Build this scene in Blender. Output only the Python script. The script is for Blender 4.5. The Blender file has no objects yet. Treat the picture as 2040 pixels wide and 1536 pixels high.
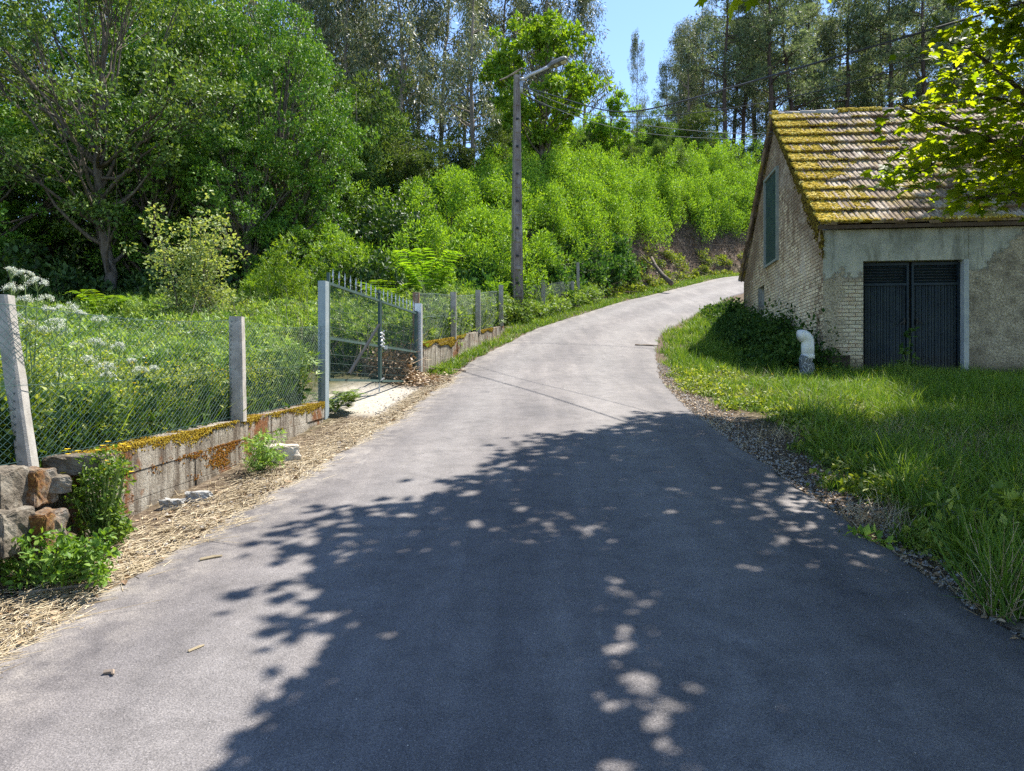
import bpy, bmesh, math, random
import numpy as np
from mathutils import Vector

# ------------------------------------------------------------------ camera, sky, sun, exposure
SC = bpy.context.scene
COL = SC.collection
cam_d = bpy.data.cameras.new('camera'); cam = bpy.data.objects.new('camera', cam_d); COL.objects.link(cam)
cam_d.sensor_width = 36; cam_d.lens = 36 * 1500 / 2040; cam_d.clip_start = 0.05; cam_d.clip_end = 4000
cam.location = (0, 0, 0); cam.rotation_euler = (math.radians(90), 0, 0)
SC.camera = cam
SUN_EL, SUN_AZ = math.radians(57), math.radians(44)          # azimuth measured from +Y towards +X
SD = np.array([math.sin(SUN_AZ) * math.cos(SUN_EL), math.cos(SUN_AZ) * math.cos(SUN_EL), math.sin(SUN_EL)])
w = bpy.data.worlds.new('World'); SC.world = w; w.use_nodes = True
wn = w.node_tree; bg = wn.nodes['Background']
sky = wn.nodes.new('ShaderNodeTexSky'); sky.sky_type = 'NISHITA'; sky.sun_disc = False
sky.sun_elevation = SUN_EL; sky.sun_rotation = SUN_AZ; sky.air_density = 0.72; sky.dust_density = 0.05; sky.ozone_density = 2.6
wn.links.new(sky.outputs[0], bg.inputs[0]); bg.inputs[1].default_value = 0.142
sun_d = bpy.data.lights.new('sun', 'SUN'); sun_d.energy = 5.0; sun_d.angle = math.radians(0.55); sun_d.color = (1, .955, .87)
sun = bpy.data.objects.new('sun', sun_d); COL.objects.link(sun)
sun.rotation_euler = Vector((-SD[0], -SD[1], -SD[2])).to_track_quat('-Z', 'Y').to_euler()
SC.view_settings.view_transform = 'Standard'; SC.view_settings.look = 'None'
SC.view_settings.exposure = 1.31; SC.view_settings.gamma = 1
cy = SC.cycles
cy.max_bounces = 6; cy.diffuse_bounces = 3; cy.glossy_bounces = 2; cy.transmission_bounces = 3; cy.caustics_reflective = False
cy.use_denoising = False

R = np.random.default_rng(11)
random.seed(4)

# ------------------------------------------------------------------ helpers: geometry
def nrm(a):
    a = np.asarray(a, float); return a / np.maximum(np.linalg.norm(a, axis=-1, keepdims=True), 1e-9)

def P(x, y, Y):                                           # a measured photo pixel at a given distance, as metres
    return np.array([(x - 1020) / 1500 * Y, Y, (768 - y) / 1500 * Y])

class Geo:
    def __init__(s): s.v = []; s.f = {}; s.n = 0; s.mi = {}
    def add(s, V, F, mi=0):
        V = np.asarray(V, float).reshape(-1, 3)
        if isinstance(F, np.ndarray): F = [F]
        else:
            d = {}
            for f in F: d.setdefault(len(f), []).append(f)
            F = [np.array(x) for x in d.values()]
        for a in F:
            if len(a) == 0: continue
            s.f.setdefault(a.shape[1], []).append(a + s.n); s.mi.setdefault(a.shape[1], []).append(np.full(len(a), mi))
        s.v.append(V); s.n += len(V); return s
    def box(s, c, d, rz=0, mi=0, tilt=None, jit=0):
        x, y, z = [q / 2 for q in d]
        V = np.array([(i, j, k) for k in (-z, z) for j in (-y, y) for i in (-x, x)], float)
        if jit: V += R.uniform(-jit, jit, V.shape)
        if tilt is not None: V = V @ np.array(tilt).T
        c_, s_ = math.cos(rz), math.sin(rz)
        V = V @ np.array([[c_, s_, 0], [-s_, c_, 0], [0, 0, 1]])
        return s.add(V + np.array(c), [(0, 2, 3, 1), (4, 5, 7, 6), (0, 1, 5, 4), (2, 6, 7, 3), (0, 4, 6, 2), (1, 3, 7, 5)], mi)
    def bar(s, a, b, w, h, mi=0):                          # rectangular bar between two points
        a = np.array(a, float); b = np.array(b, float); t = nrm(b - a)
        up = np.array([0, 0, 1.]) if abs(t[2]) < .95 else np.array([0, 1., 0])
        sd = nrm(np.cross(t, up)); up = np.cross(sd, t)
        V = [p + sd * i * w / 2 + up * j * h / 2 for p in (a, b) for i, j in ((-1, -1), (1, -1), (1, 1), (-1, 1))]
        return s.add(V, [(3, 2, 1, 0), (4, 5, 6, 7), (0, 1, 5, 4), (1, 2, 6, 5), (2, 3, 7, 6), (3, 0, 4, 7)], mi)
    def tube(s, path, rad, sides=6, mi=0, cap=True):
        path = np.asarray(path, float); n = len(path); rad = np.broadcast_to(np.asarray(rad, float), (n,))
        t = nrm(np.gradient(path, axis=0)); ref = np.array([0.31, 0.2, 1.]) if abs(t[:, 2]).mean() < .8 else np.array([1., .2, .1])
        a = nrm(np.cross(t, ref)); b = np.cross(t, a)
        th = np.arange(sides) * 2 * math.pi / sides
        V = path[:, None] + rad[:, None, None] * (a[:, None] * np.cos(th)[None, :, None] + b[:, None] * np.sin(th)[None, :, None])
        i = np.arange(n - 1)[:, None] * sides; j = np.arange(sides)[None]; k = (np.arange(sides) + 1)[None] % sides
        F = np.stack([i + j, i + k, i + sides + k, i + sides + j], -1).reshape(-1, 4)
        s.add(V.reshape(-1, 3), F, mi)
        if cap and sides > 3:
            s.f.setdefault(sides, []).append(np.array([np.arange(sides)[::-1] + s.n - n * sides, np.arange(sides) + s.n - sides])); s.mi.setdefault(sides, []).append(np.full(2, mi))
        return s
    def tubes(s, A, B, ra, rb, sides=3, mi=0):            # many straight tubes at once
        A = np.asarray(A, float); B = np.asarray(B, float); m = len(A)
        if m == 0: return s
        t = nrm(B - A); ref = np.where(abs(t[:, 2:3]) < .9, [[0, 0, 1.]], [[1., 0, 0]])
        a = nrm(np.cross(t, ref)); b = np.cross(t, a); th = np.arange(sides) * 2 * math.pi / sides
        o = a[:, None] * np.cos(th)[None, :, None] + b[:, None] * np.sin(th)[None, :, None]
        ra = np.broadcast_to(ra, (m,)); rb = np.broadcast_to(rb, (m,))
        V = np.concatenate([A[:, None] + o * ra[:, None, None], B[:, None] + o * rb[:, None, None]], 1)
        j = np.arange(sides); k = (j + 1) % sides
        F = (np.arange(m)[:, None, None] * 2 * sides + np.stack([j, k, k + sides, j + sides], -1)[None]).reshape(-1, 4)
        return s.add(V.reshape(-1, 3), F, mi)
    def place(s, tv, tf, pos, axis, normal, scale, mi=0):  # a template leaf copied to many places
        tv = np.asarray(tv, float); pos = np.asarray(pos, float); m = len(pos)
        ax = nrm(axis); sd = nrm(np.cross(ax, normal)); nn = np.cross(sd, ax)
        sc = np.asarray(scale, float)
        if sc.ndim == 0: sc = np.full((m, 3), float(sc))
        if sc.ndim == 1: sc = np.repeat(sc[:, None], 3, 1)
        L = tv[None] * sc[:, None]
        V = pos[:, None] + L[:, :, 0:1] * sd[:, None] + L[:, :, 1:2] * ax[:, None] + L[:, :, 2:3] * nn[:, None]
        off = np.arange(m)[:, None, None] * len(tv)
        d = {}
        for f in tf: d.setdefault(len(f), []).append(f)
        s.add(V.reshape(-1, 3), [], mi); base = s.n - m * len(tv)
        for kk, fl in d.items():
            a = (off + np.array(fl)[None]).reshape(-1, kk) + base
            s.f.setdefault(kk, []).append(a); s.mi.setdefault(kk, []).append(np.full(len(a), mi))
        return s
    def mesh(s, name, mats, smooth=False):
        me = bpy.data.meshes.new(name)
        V = np.concatenate(s.v).astype(np.float32)
        me.vertices.add(len(V)); me.vertices.foreach_set('co', V.ravel())
        li, st, mi = [], [], []; p = 0
        for k, fl in s.f.items():
            a = np.concatenate(fl); li.append(a.ravel()); st.append(p + np.arange(len(a)) * k); p += a.size
            mi.append(np.concatenate(s.mi[k]))
        li = np.concatenate(li).astype(np.int32); st = np.concatenate(st).astype(np.int32); mi = np.concatenate(mi).astype(np.int32)
        me.loops.add(len(li)); me.loops.foreach_set('vertex_index', li)
        me.polygons.add(len(st)); me.polygons.foreach_set('loop_start', st)
        me.polygons.foreach_set('material_index', mi)
        me.polygons.foreach_set('use_smooth', np.full(len(st), smooth))
        me.update(calc_edges=True)
        for m in (mats if isinstance(mats, (list, tuple)) else [mats]): me.materials.append(m)
        return me
    def build(s, name, mats, parent=None, smooth=False):
        o = bpy.data.objects.new(name, s.mesh(name, mats, smooth)); COL.objects.link(o)
        if parent is not None: o.parent = parent
        return o

def tag(o, label=None, cat=None, group=None, kind=None):
    if label: o['label'] = label
    if cat: o['category'] = cat
    if group: o['group'] = group
    if kind: o['kind'] = kind
    return o

def empty(name, loc, label, cat, group=None, rz=0):
    o = bpy.data.objects.new(name, None); COL.objects.link(o); o.location = tuple(float(q) for q in loc); o.rotation_euler = (0, 0, rz)
    o.empty_display_size = .3
    return tag(o, label, cat, group)

def wchild(geo, name, mats, root, smooth=False):          # geometry given in world metres, kept under an unrotated root
    geo.v = [v - np.array(root.location) for v in geo.v]
    return geo.build(name, mats, root, smooth)

def sstep(x, a, b):
    t = np.clip((np.asarray(x, float) - a) / (b - a), 0, 1); return t * t * (3 - 2 * t)

def wob(X, Y, f=1.0, k=0):                                 # cheap smooth pseudo noise, about -1..1
    return (np.sin(X * 1.3 * f + 1.7 * k + .6 * np.sin(Y * 1.9 * f + k)) + np.sin(Y * 1.7 * f - 2.1 * k + .8 * np.sin(X * 2.3 * f - k)) +
            .6 * np.sin((X + Y) * 3.1 * f + k * 3) + .5 * np.sin((X - Y) * 4.3 * f - k)) / 3.1

# ------------------------------------------------------------------ helpers: materials
def NEW(name):
    m = bpy.data.materials.new(name); m.use_nodes = True; nt = m.node_tree
    return m, nt, nt.nodes['Principled BSDF']
def nd(nt, t, ins=None, **props):
    n = nt.nodes.new(t)
    for k, v in props.items(): setattr(n, k, v)
    for k, v in (ins or {}).items():
        i = n.inputs[k]
        if isinstance(v, bpy.types.NodeSocket): nt.links.new(v, i)
        else: i.default_value = v
    return n
def objco(nt): return nd(nt, 'ShaderNodeTexCoord').outputs['Object']
def noise(nt, scale, detail=4, rough=.6, vec=None, dist=0):
    return nd(nt, 'ShaderNodeTexNoise', {'Vector': vec if vec is not None else objco(nt), 'Scale': scale, 'Detail': detail, 'Roughness': rough, 'Distortion': dist}).outputs['Fac']
def ramp(nt, fac, stops, interp='LINEAR'):
    n = nd(nt, 'ShaderNodeValToRGB', {'Fac': fac}); e = n.color_ramp.elements; n.color_ramp.interpolation = interp
    while len(e) < len(stops): e.new(.5)
    for i, (p, c) in enumerate(stops):
        e[i].position = p; e[i].color = (c, c, c, 1) if isinstance(c, (int, float)) else (*c, 1)
    return n.outputs['Color']
def mixc(nt, fac, a, b, blend='MIX'):
    n = nd(nt, 'ShaderNodeMix', data_type='RGBA', blend_type=blend)
    for i, v in ((0, fac), (6, a), (7, b)):
        if isinstance(v, bpy.types.NodeSocket): nt.links.new(v, n.inputs[i])
        else: n.inputs[i].default_value = v if i == 0 else (*v, 1)
    return n.outputs[2]
def mth(nt, op, a, b=0.0, clamp=False):
    n = nd(nt, 'ShaderNodeMath', operation=op, use_clamp=clamp)
    for i, v in ((0, a), (1, b)):
        if isinstance(v, bpy.types.NodeSocket): nt.links.new(v, n.inputs[i])
        else: n.inputs[i].default_value = v
    return n.outputs[0]
def bump(nt, b, h, strength=.4, dist=.02):
    n = nd(nt, 'ShaderNodeBump', {'Height': h, 'Strength': strength, 'Distance': dist}); nt.links.new(n.outputs[0], b.inputs['Normal']); return n
def sep(nt, v): return nd(nt, 'ShaderNodeSeparateXYZ', {0: v}).outputs
def comb(nt, x, y, z=0.0): return nd(nt, 'ShaderNodeCombineXYZ', {0: x, 1: y, 2: z}).outputs[0]
def gauss_mask(nt, v, a, b, soft):                        # 1 between a and b with soft ends
    lo = nd(nt, 'ShaderNodeMapRange', {0: v, 1: a - soft, 2: a + soft}).outputs[0]
    hi = nd(nt, 'ShaderNodeMapRange', {0: v, 1: b + soft, 2: b - soft}).outputs[0]
    return mth(nt, 'MULTIPLY', lo, hi)

GAIN = {'leaf_acacia': (1.25, 1.5, 1.15), 'leaf_oak': (1.5, 1.6, 1.1), 'leaf_alder': (1.45, 1.5, 1.2), 'leaf_acacia_dark': (1.2, 1.35, 1.2), 'leaf_herb': (1.6, 1.5, 1.2), 'grass_blade': (1.15, 1.25, 1.0), 'leaf_fern': (1.2, 1.35, 1.2), 'leaf_fresh': (1.05, 1.22, 1.0), 'leaf_undergrowth': (1.1, 1.3, 1.1), 'leaf_bramble': (1, 1.1, 1)}
def leafmat(name, cols, rough=.55, trans=.35, tcol=None, spec=.35, objvar=.25):
    """a leaf: colour varies from leaf to leaf and from plant to plant, some light passes through"""
    m, nt, b = NEW(name); gn = GAIN.get(name, (1, 1, 1)); cols = [tuple(q * k for q, k in zip(c_, gn)) for c_ in cols]
    rnd = nd(nt, 'ShaderNodeNewGeometry').outputs['Random Per Island']
    orn = nd(nt, 'ShaderNodeObjectInfo').outputs['Random']
    big = noise(nt, .9, 2)
    f = mth(nt, 'ADD', mth(nt, 'MULTIPLY', rnd, .65), mth(nt, 'MULTIPLY', big, .45))
    n = len(cols); c = ramp(nt, f, [(.12 + .8 * i / (n - 1), q) for i, q in enumerate(cols)])
    hs = nd(nt, 'ShaderNodeHueSaturation', {'Color': c, 'Hue': nd(nt, 'ShaderNodeMapRange', {0: orn, 3: .5 - .02 * objvar, 4: .5 + .035 * objvar}).outputs[0],
            'Value': nd(nt, 'ShaderNodeMapRange', {0: orn, 3: 1 - objvar, 4: 1 + objvar}).outputs[0]}).outputs[0]
    nt.links.new(hs, b.inputs['Base Color']); b.inputs['Roughness'].default_value = rough; b.inputs['Specular IOR Level'].default_value = spec
    tl = nd(nt, 'ShaderNodeBsdfTranslucent', {'Color': mixc(nt, 1.0, hs, tcol or (1.5, 1.45, .55), 'MULTIPLY')})
    mx = nd(nt, 'ShaderNodeMixShader', {0: trans, 1: b.outputs[0], 2: tl.outputs[0]})
    nt.links.new(mx.outputs[0], nt.nodes['Material Output'].inputs[0])
    return m

def plain(name, cols, scale=6, rough=.8, spec=.3, metal=0, bmp=.3, bs=40, bd=.01, stretch=None):
    m, nt, b = NEW(name); v = objco(nt)
    if stretch: v = nd(nt, 'ShaderNodeMapping', {'Vector': v, 'Scale': stretch}).outputs[0]
    c = ramp(nt, noise(nt, scale, 6, .65, v), [(.28 + .44 * i / max(1, len(cols) - 1), q) for i, q in enumerate(cols)])
    nt.links.new(c, b.inputs['Base Color']); b.inputs['Roughness'].default_value = rough
    b.inputs['Specular IOR Level'].default_value = spec; b.inputs['Metallic'].default_value = metal
    if bmp: bump(nt, b, noise(nt, bs, 5, .7, v), bmp, bd)
    return m

MT = {}
MT['oak'] = leafmat('leaf_oak', [(.018, .045, .008), (.04, .09, .012), (.085, .155, .018), (.15, .22, .03)], trans=.22, objvar=.18, tcol=(1.4, 1.3, .4))
MT['alder'] = leafmat('leaf_alder', [(.025, .05, .014), (.05, .088, .02), (.09, .14, .03), (.16, .21, .05)], trans=.26, objvar=.15, tcol=(1.4, 1.3, .5))
MT['lime'] = leafmat('leaf_fresh', [(.06, .12, .010), (.12, .20, .015), (.20, .28, .02), (.29, .35, .03)], trans=.40)
MT['acacia'] = leafmat('leaf_acacia', [(.04, .075, .010), (.10, .155, .016), (.19, .255, .025), (.29, .34, .05)], trans=.32, rough=.6, tcol=(1.4, 1.3, .4))
MT['acacia_dark'] = leafmat('leaf_acacia_dark', [(.02, .04, .012), (.05, .08, .02), (.10, .135, .03), (.18, .21, .05)], trans=.28)
MT['euc'] = leafmat('leaf_eucalyptus', [(.045, .07, .035), (.085, .115, .055), (.15, .175, .09), (.26, .26, .15)], trans=.34, rough=.5, spec=.4, tcol=(1.2, 1.15, .7))
MT['pine'] = leafmat('leaf_pine', [(.05, .08, .04), (.09, .125, .06), (.15, .19, .09), (.22, .25, .13)], trans=.4, rough=.55, tcol=(1.2, 1.2, .8))
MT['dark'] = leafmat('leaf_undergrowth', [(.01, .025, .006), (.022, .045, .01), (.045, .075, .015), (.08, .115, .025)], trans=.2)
MT['bramble'] = leafmat('leaf_bramble', [(.018, .05, .012), (.035, .08, .018), (.07, .13, .03), (.14, .20, .06)], trans=.3, rough=.65, spec=.15)
MT['herb'] = leafmat('leaf_herb', [(.04, .08, .012), (.09, .15, .02), (.18, .25, .04), (.34, .38, .12)], trans=.32)
MT['maple'] = leafmat('leaf_maple', [(.05, .11, .010), (.085, .15, .014), (.13, .20, .018), (.18, .25, .03)], trans=.6, rough=.5, spec=.3, tcol=(3.2, 2.5, .35), objvar=.02)
MT['grass'] = leafmat('grass_blade', [(.03, .07, .010), (.07, .13, .014), (.13, .20, .022), (.26, .29, .07)], trans=.32, objvar=.02)
MT['drygrass'] = leafmat('grass_dry', [(.12, .08, .04), (.32, .24, .13), (.50, .40, .25), (.68, .58, .40)], trans=.15, tcol=(1, .9, .7), objvar=.02)
MT['litter'] = leafmat('leaf_litter', [(.10, .06, .035), (.22, .14, .08), (.38, .26, .15), (.55, .43, .28)], trans=.05, tcol=(1, .8, .5), objvar=.02)
MT['celand'] = leafmat('leaf_celandine', [(.05, .11, .012), (.09, .18, .018), (.15, .26, .03), (.24, .34, .05)], trans=.35)
MT['white'] = leafmat('petal_white', [(.40, .44, .28), (.60, .62, .50), (.74, .75, .66), (.80, .80, .74)], trans=.15, tcol=(.9, .9, .8), objvar=.05)
MT['yellow'] = leafmat('petal_yellow', [(.75, .5, .01), (.85, .62, .015), (.9, .7, .03)], trans=.3, tcol=(1, .9, .3), objvar=.03)
MT['paleleaf'] = leafmat('leaf_pale', [(.12, .17, .06), (.22, .28, .09), (.32, .37, .13), (.42, .42, .17)], trans=.35)
MT['fern'] = leafmat('leaf_fern', [(.04, .085, .016), (.10, .16, .03), (.18, .24, .05), (.30, .34, .12)], trans=.35)
MT['moss'] = leafmat('moss', [(.10, .07, .01), (.34, .23, .018), (.58, .41, .045), (.66, .55, .2)], trans=.06, tcol=(1.1,.9,.3), rough=.95, spec=.05, objvar=.02)
MT['wallmoss'] = leafmat('moss_golden', [(.08, .045, .008), (.20, .12, .012), (.36, .24, .02), (.40, .33, .08)], trans=.05, rough=.95, spec=.05, objvar=.02)
MT['rustmoss'] = leafmat('moss_rust', [(.10, .035, .01), (.2, .075, .015), (.3, .13, .02), (.24, .15, .02)], trans=.05, rough=.95, spec=.05, objvar=.02)
MT['brownmoss'] = leafmat('moss_brown', [(.03, .022, .008), (.08, .055, .015), (.16, .12, .02), (.26, .20, .03)], trans=.05, rough=.95, spec=.05, objvar=.02)
MT['bark'] = plain('bark', [(.05, .04, .03), (.13, .105, .08), (.24, .2, .16)], 5, .9, .15, bmp=.6, bs=18, bd=.03, stretch=(3, 3, .5))
MT['barkpine'] = plain('bark_pine', [(.035, .024, .02), (.085, .06, .05), (.16, .12, .10)], 5, .9, .1, bmp=.7, bs=14, bd=.05, stretch=(3, 3, .5))
MT['barkeuc'] = plain('bark_eucalyptus', [(.10, .07, .055), (.22, .17, .135), (.38, .33, .28)], 4, .85, .2, bmp=.4, bs=12, bd=.02, stretch=(4, 4, .3))
MT['stem'] = plain('stem_green', [(.10, .16, .04), (.2, .26, .08)], 8, .6, bmp=0)
MT['twig'] = plain('twig_dry', [(.14, .10, .075), (.28, .22, .17), (.42, .36, .29)], 6, .9, .1, bmp=0)
MT['concrete'] = plain('concrete', [(.24, .22, .19), (.36, .335, .30), (.48, .45, .41)], 9, .9, .2, bmp=.5, bs=90, bd=.006)
MT['steel_grey'] = plain('steel_grey_paint', [(.20, .25, .27), (.27, .32, .34), (.33, .37, .38)], 7, .5, .5, bmp=.08, bs=60)
MT['steel_pale'] = plain('galvanised', [(.42, .43, .44), (.55, .56, .57)], 9, .4, .5, .5, bmp=.05)
MT['gate_green'] = plain('gate_paint', [(.03, .06, .055), (.05, .09, .08), (.075, .12, .105)], 8, .55, .3, bmp=.05)
MT['rust'] = plain('rusty_brown', [(.16, .09, .06), (.26, .16, .11), (.35, .24, .18)], 9, .85, .2, bmp=.3)
MT['net'] = plain('net_wire', [(.012, .04, .038), (.022, .06, .058), (.05, .10, .095)], 12, .6, .2, bmp=0)
MT['wire'] = plain('black_cable', [(.02, .02, .022), (.035, .035, .04)], 5, .5, .4, bmp=0)
MT['wirepale'] = plain('grey_wire', [(.10, .11, .11), (.18, .19, .19)], 5, .6, .2, 0, bmp=0)

# ------------------------------------------------------------------ the lie of the land (camera = 0,0,0; eye 1.6 m over the road)
_t = np.arange(-40, 400, .25)
def _sm(xs, ys, k=11):
    v = np.interp(_t, xs, ys); w_ = np.ones(k) / k
    return np.convolve(np.pad(v, k // 2, mode='edge'), w_, 'valid')[:len(_t)]
_r = _sm([-40, 0, 10, 14, 20, 30, 38, 46, 60, 90, 400], [-5.5, -1.6, -.38, .12, 1.3, 3.5, 5.5, 7.2, 9.4, 12, 12])
_xl = _sm([-40, 0, 3.4, 4.5, 5.9, 7.8, 10.1, 12.8, 15.8, 21.3, 28.7, 37.7, 43, 47, 400], [-4, -2.5, -2.3, -2.14, -2.0, -1.72, -1.48, -1.28, -.95, .58, 4.2, 10.5, 17, 25, 900], 7)
_xr = _sm([-40, 0, 3.4, 8.3, 10.5, 13.9, 17.2, 20.7, 30.5, 34, 38, 41, 400], [1.5, 2.3, 2.36, 2.4, 2.46, 2.75, 3.25, 4.05, 8.75, 11.6, 16.6, 24, 900], 7)
def rY(Y): return np.interp(Y, _t, _r)
def XL(Y): return np.interp(Y, _t, _xl)
def XR(Y): return np.interp(Y, _t, _xr)
def XW(Y): return np.interp(Y, [0, 4.4, 9.5, 14.06, 16.3, 18.2, 20.3, 22.8], [-3.3, -2.86, -2.37, -1.76, -1.27, -.83, -.3, .3])
def WT(Y): return np.interp(Y, [0, 4.4, 7.2, 9.6], [-.66, -.49, -.33, -.2])        # top of the near wall
def WT2(Y): return np.interp(Y, [14, 16.3, 18.2, 20.3, 21.5], [.78, 1.03, 1.30, 1.60, 1.75])
def hill(X, Y):
    u = XL(Y) - X; m = (XL(Y + .6) - XL(Y - .6)) / 1.2; d = u / np.sqrt(1 + m * m)
    f = np.interp(d, [1.0, 4.0, 12, 40], [0, 3.9, 7.9, 12])
    return f * sstep(X, -10, 4) * sstep(Y, 19.5, 27), d
def G(X, Y):
    X = np.asarray(X, float); Y = np.asarray(Y, float)
    r = rY(Y); ul = XL(Y) - X; ur = X - XR(Y)
    zr = np.interp(Y, [-40, 0, 15.7, 18, 24.4, 30, 38, 46], [-5.5, -1.6, .17, .75, 2.15, 3.5, 5.5, 7.2])
    z = np.where(ur > 0, r + (np.where(Y > 46, r, zr) - r) * sstep(ur, 0, 2.2) + .05 * wob(X, Y, 1.3) * sstep(ur, .1, 1), r)
    z = z - .05 * sstep(ur, -.1, .12) * (1 - sstep(ur, .3, 1.0))
    F = np.interp(Y, [-40, 0, 4.4, 9.5, 12, 14, 16, 18, 20, 24, 30], [-2.5, -.75, -.56, -.30, 0, .35, .7, 1.0, 1.35, 2.2, 3.5])
    F = np.where(Y > 30, r, F) + .07 * wob(X, Y, .8, 2)
    tw = sstep(XW(Y) - .04 - X, 0, .16)
    tb = sstep(ul, .3, 2.6)
    k = (1 - sstep(Y, 9.45, 9.8)) + sstep(Y, 13.9, 14.3) * (1 - sstep(Y, 20, 22.5))
    t = tw * k + tb * (1 - k)
    zl = r + (F - r) * t - .02
    h, d = hill(X, Y)
    zl = zl + h + np.where(d > 1.2, .12 * wob(X, Y, 1.1, 5), 0)
    z = np.where(ul > 0, zl, z)
    inside = (ul < 0) & (ur < 0)
    return np.where(inside, r - .06, z)

def road_cam(X, Y):
    t = np.clip((X - XL(Y)) / (XR(Y) - XL(Y)), 0, 1); return .06 + .03 * (1 - (2 * t - 1) ** 2) if 0 < t < 1 else 0.
def ground_at(x, y):                                       # where the sight line through a photo pixel meets the road-side ground
    Y = 2.0
    for _ in range(4000):
        p = P(x, y, Y)
        if p[2] <= G(p[0], p[1]) + road_cam(p[0], p[1]): break
        Y += .01
    return np.array([p[0], p[1], float(G(p[0], p[1]))])

# ------------------------------------------------------------------ ground and road
def grid_axis(segs):
    out = []
    for a, b, st in segs: out += list(np.arange(a, b, st))
    return np.array(out + [segs[-1][1]])
gx = grid_axis([(-1500, -200, 260), (-200, -60, 20), (-60, -16, 2), (-16, -5, .4), (-5, 12, .1), (12, 30, .5), (30, 80, 5), (80, 240, 20), (240, 1500, 210)])
gy = grid_axis([(-600, -60, 90), (-60, -6, 6), (-6, 1, .5), (1, 24, .1), (24, 52, .4), (52, 100, 4), (100, 400, 30), (400, 2500, 300)])
XX, YY = np.meshgrid(gx, gy); ZZ = G(XX, YY)
ZZ = ZZ - np.maximum(0, np.hypot(XX, YY - 20) - 90) * .06
ZZ = np.maximum(ZZ, -60)
nx, ny = len(gx), len(gy); ii = np.arange(ny - 1)[:, None] * nx + np.arange(nx - 1)[None]
g = Geo().add(np.stack([XX, YY, ZZ], -1).reshape(-1, 3), np.stack([ii, ii + 1, ii + nx + 1, ii + nx], -1).reshape(-1, 4))
m, nt, b = NEW('ground_soil'); v = objco(nt)
att = nd(nt, 'ShaderNodeAttribute', attribute_name='zone').outputs['Color']; zs = nd(nt, 'ShaderNodeSeparateColor', {0: att}).outputs
green = ramp(nt, noise(nt, 2.2, 6, .7, v), [(.3, (.03, .04, .012)), (.5, (.07, .07, .028)), (.7, (.17, .14, .075))])
soil = ramp(nt, noise(nt, 14, 8, .75, v), [(.3, (.045, .032, .022)), (.5, (.11, .08, .055)), (.72, (.25, .2, .15))])
pale = ramp(nt, noise(nt, 20, 8, .7, v), [(.3, (.24, .20, .15)), (.5, (.40, .36, .30)), (.7, (.52, .48, .42))])
bank = ramp(nt, noise(nt, 3, 8, .75, v), [(.3, (.035, .024, .016)), (.5, (.10, .068, .045)), (.7, (.26, .19, .13))])
c = mixc(nt, zs[0], green, soil); c = mixc(nt, zs[1], c, pale); c = mixc(nt, zs[2], c, bank)
nt.links.new(c, b.inputs['Base Color']); b.inputs['Roughness'].default_value = .95; b.inputs['Specular IOR Level'].default_value = .1
bump(nt, b, noise(nt, 30, 8, .75, v), .7, .03)
ground = g.build('ground', m, smooth=True); tag(ground, kind='structure')
fx, fy = XX.ravel(), YY.ravel(); ul = XL(fy) - fx; ur = fx - XR(fy); _, dd = hill(fx, fy)
zc = np.zeros((len(fx), 4), np.float32); zc[:, 3] = 1
zc[:, 0] = np.clip((1 - sstep(ur + .25 * wob(fx, fy, 2), .5, 1.3)) * (ur > -.5) + (1 - sstep(ul + .2 * wob(fx, fy, 2), .6, 1.1)) * (ul > -.5), 0, 1)
patch = np.exp(-(((fx - 4.6) / 1.6) ** 2 + ((fy - 9.3) / 1.3) ** 2)); zc[:, 0] = np.maximum(zc[:, 0], patch * .8)
zc[:, 1] = sstep(fy, 9.7, 10.3) * (1 - sstep(fy, 12.4, 13.4)) * sstep(ul + .12 * wob(fx, fy, 4), .05, .3) * (1 - sstep(ul, 1.2, 1.9))
zc[:, 2] = sstep(dd, .9, 1.4) * (1 - sstep(dd, 5, 8)) * sstep(fy, 24, 28) * (1 - sstep(fy, 55, 60))
ca = ground.data.color_attributes.new('zone', 'FLOAT_COLOR', 'POINT'); ca.data.foreach_set('color', zc.ravel())

# road: a strip with a slight camber and a thick, ragged edge
ry = np.concatenate([np.arange(-12, 1, .5), np.arange(1, 22, .08), np.arange(22, 50, .3)])
cs = np.array([-.012, 0, .01, .08, .2, .35, .5, .65, .8, .92, .99, 1.0, 1.012])
el = XL(ry) + .035 * wob(ry * 2.3, ry, 2.0) + .02 * np.sin(ry * 9); er = XR(ry) + .03 * wob(ry * 1.7, ry, 2.2, 3) + .015 * np.sin(ry * 11)
RX = el[:, None] + (er - el)[:, None] * cs[None]; RYY = np.repeat(ry[:, None], len(cs), 1)
RZ = rY(RYY) + .03 * (1 - (2 * cs - 1) ** 2)[None] ; RZ[:, 0] -= .09; RZ[:, -1] -= .12; RZ[:, 1] -= .015; RZ[:, -2] -= .015
k = len(cs); ii = np.arange(len(ry) - 1)[:, None] * k + np.arange(k - 1)[None]
g = Geo().add(np.stack([RX, RYY, RZ], -1).reshape(-1, 3), np.stack([ii, ii + 1, ii + k + 1, ii + k], -1).reshape(-1, 4))
m, nt, b = NEW('asphalt'); v = objco(nt)
vs = nd(nt, 'ShaderNodeTexVoronoi', {'Vector': v, 'Scale': 120.}).outputs
big = noise(nt, .55, 5, .6, v, .4); mid = noise(nt, 5, 6, .7, v); fine = noise(nt, 140, 3, .8, v)
st = nd(nt, 'ShaderNodeMapping', {'Vector': v, 'Scale': (2.6, .28, 1)}).outputs[0]; streak = noise(nt, 1.3, 5, .6, st)
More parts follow.
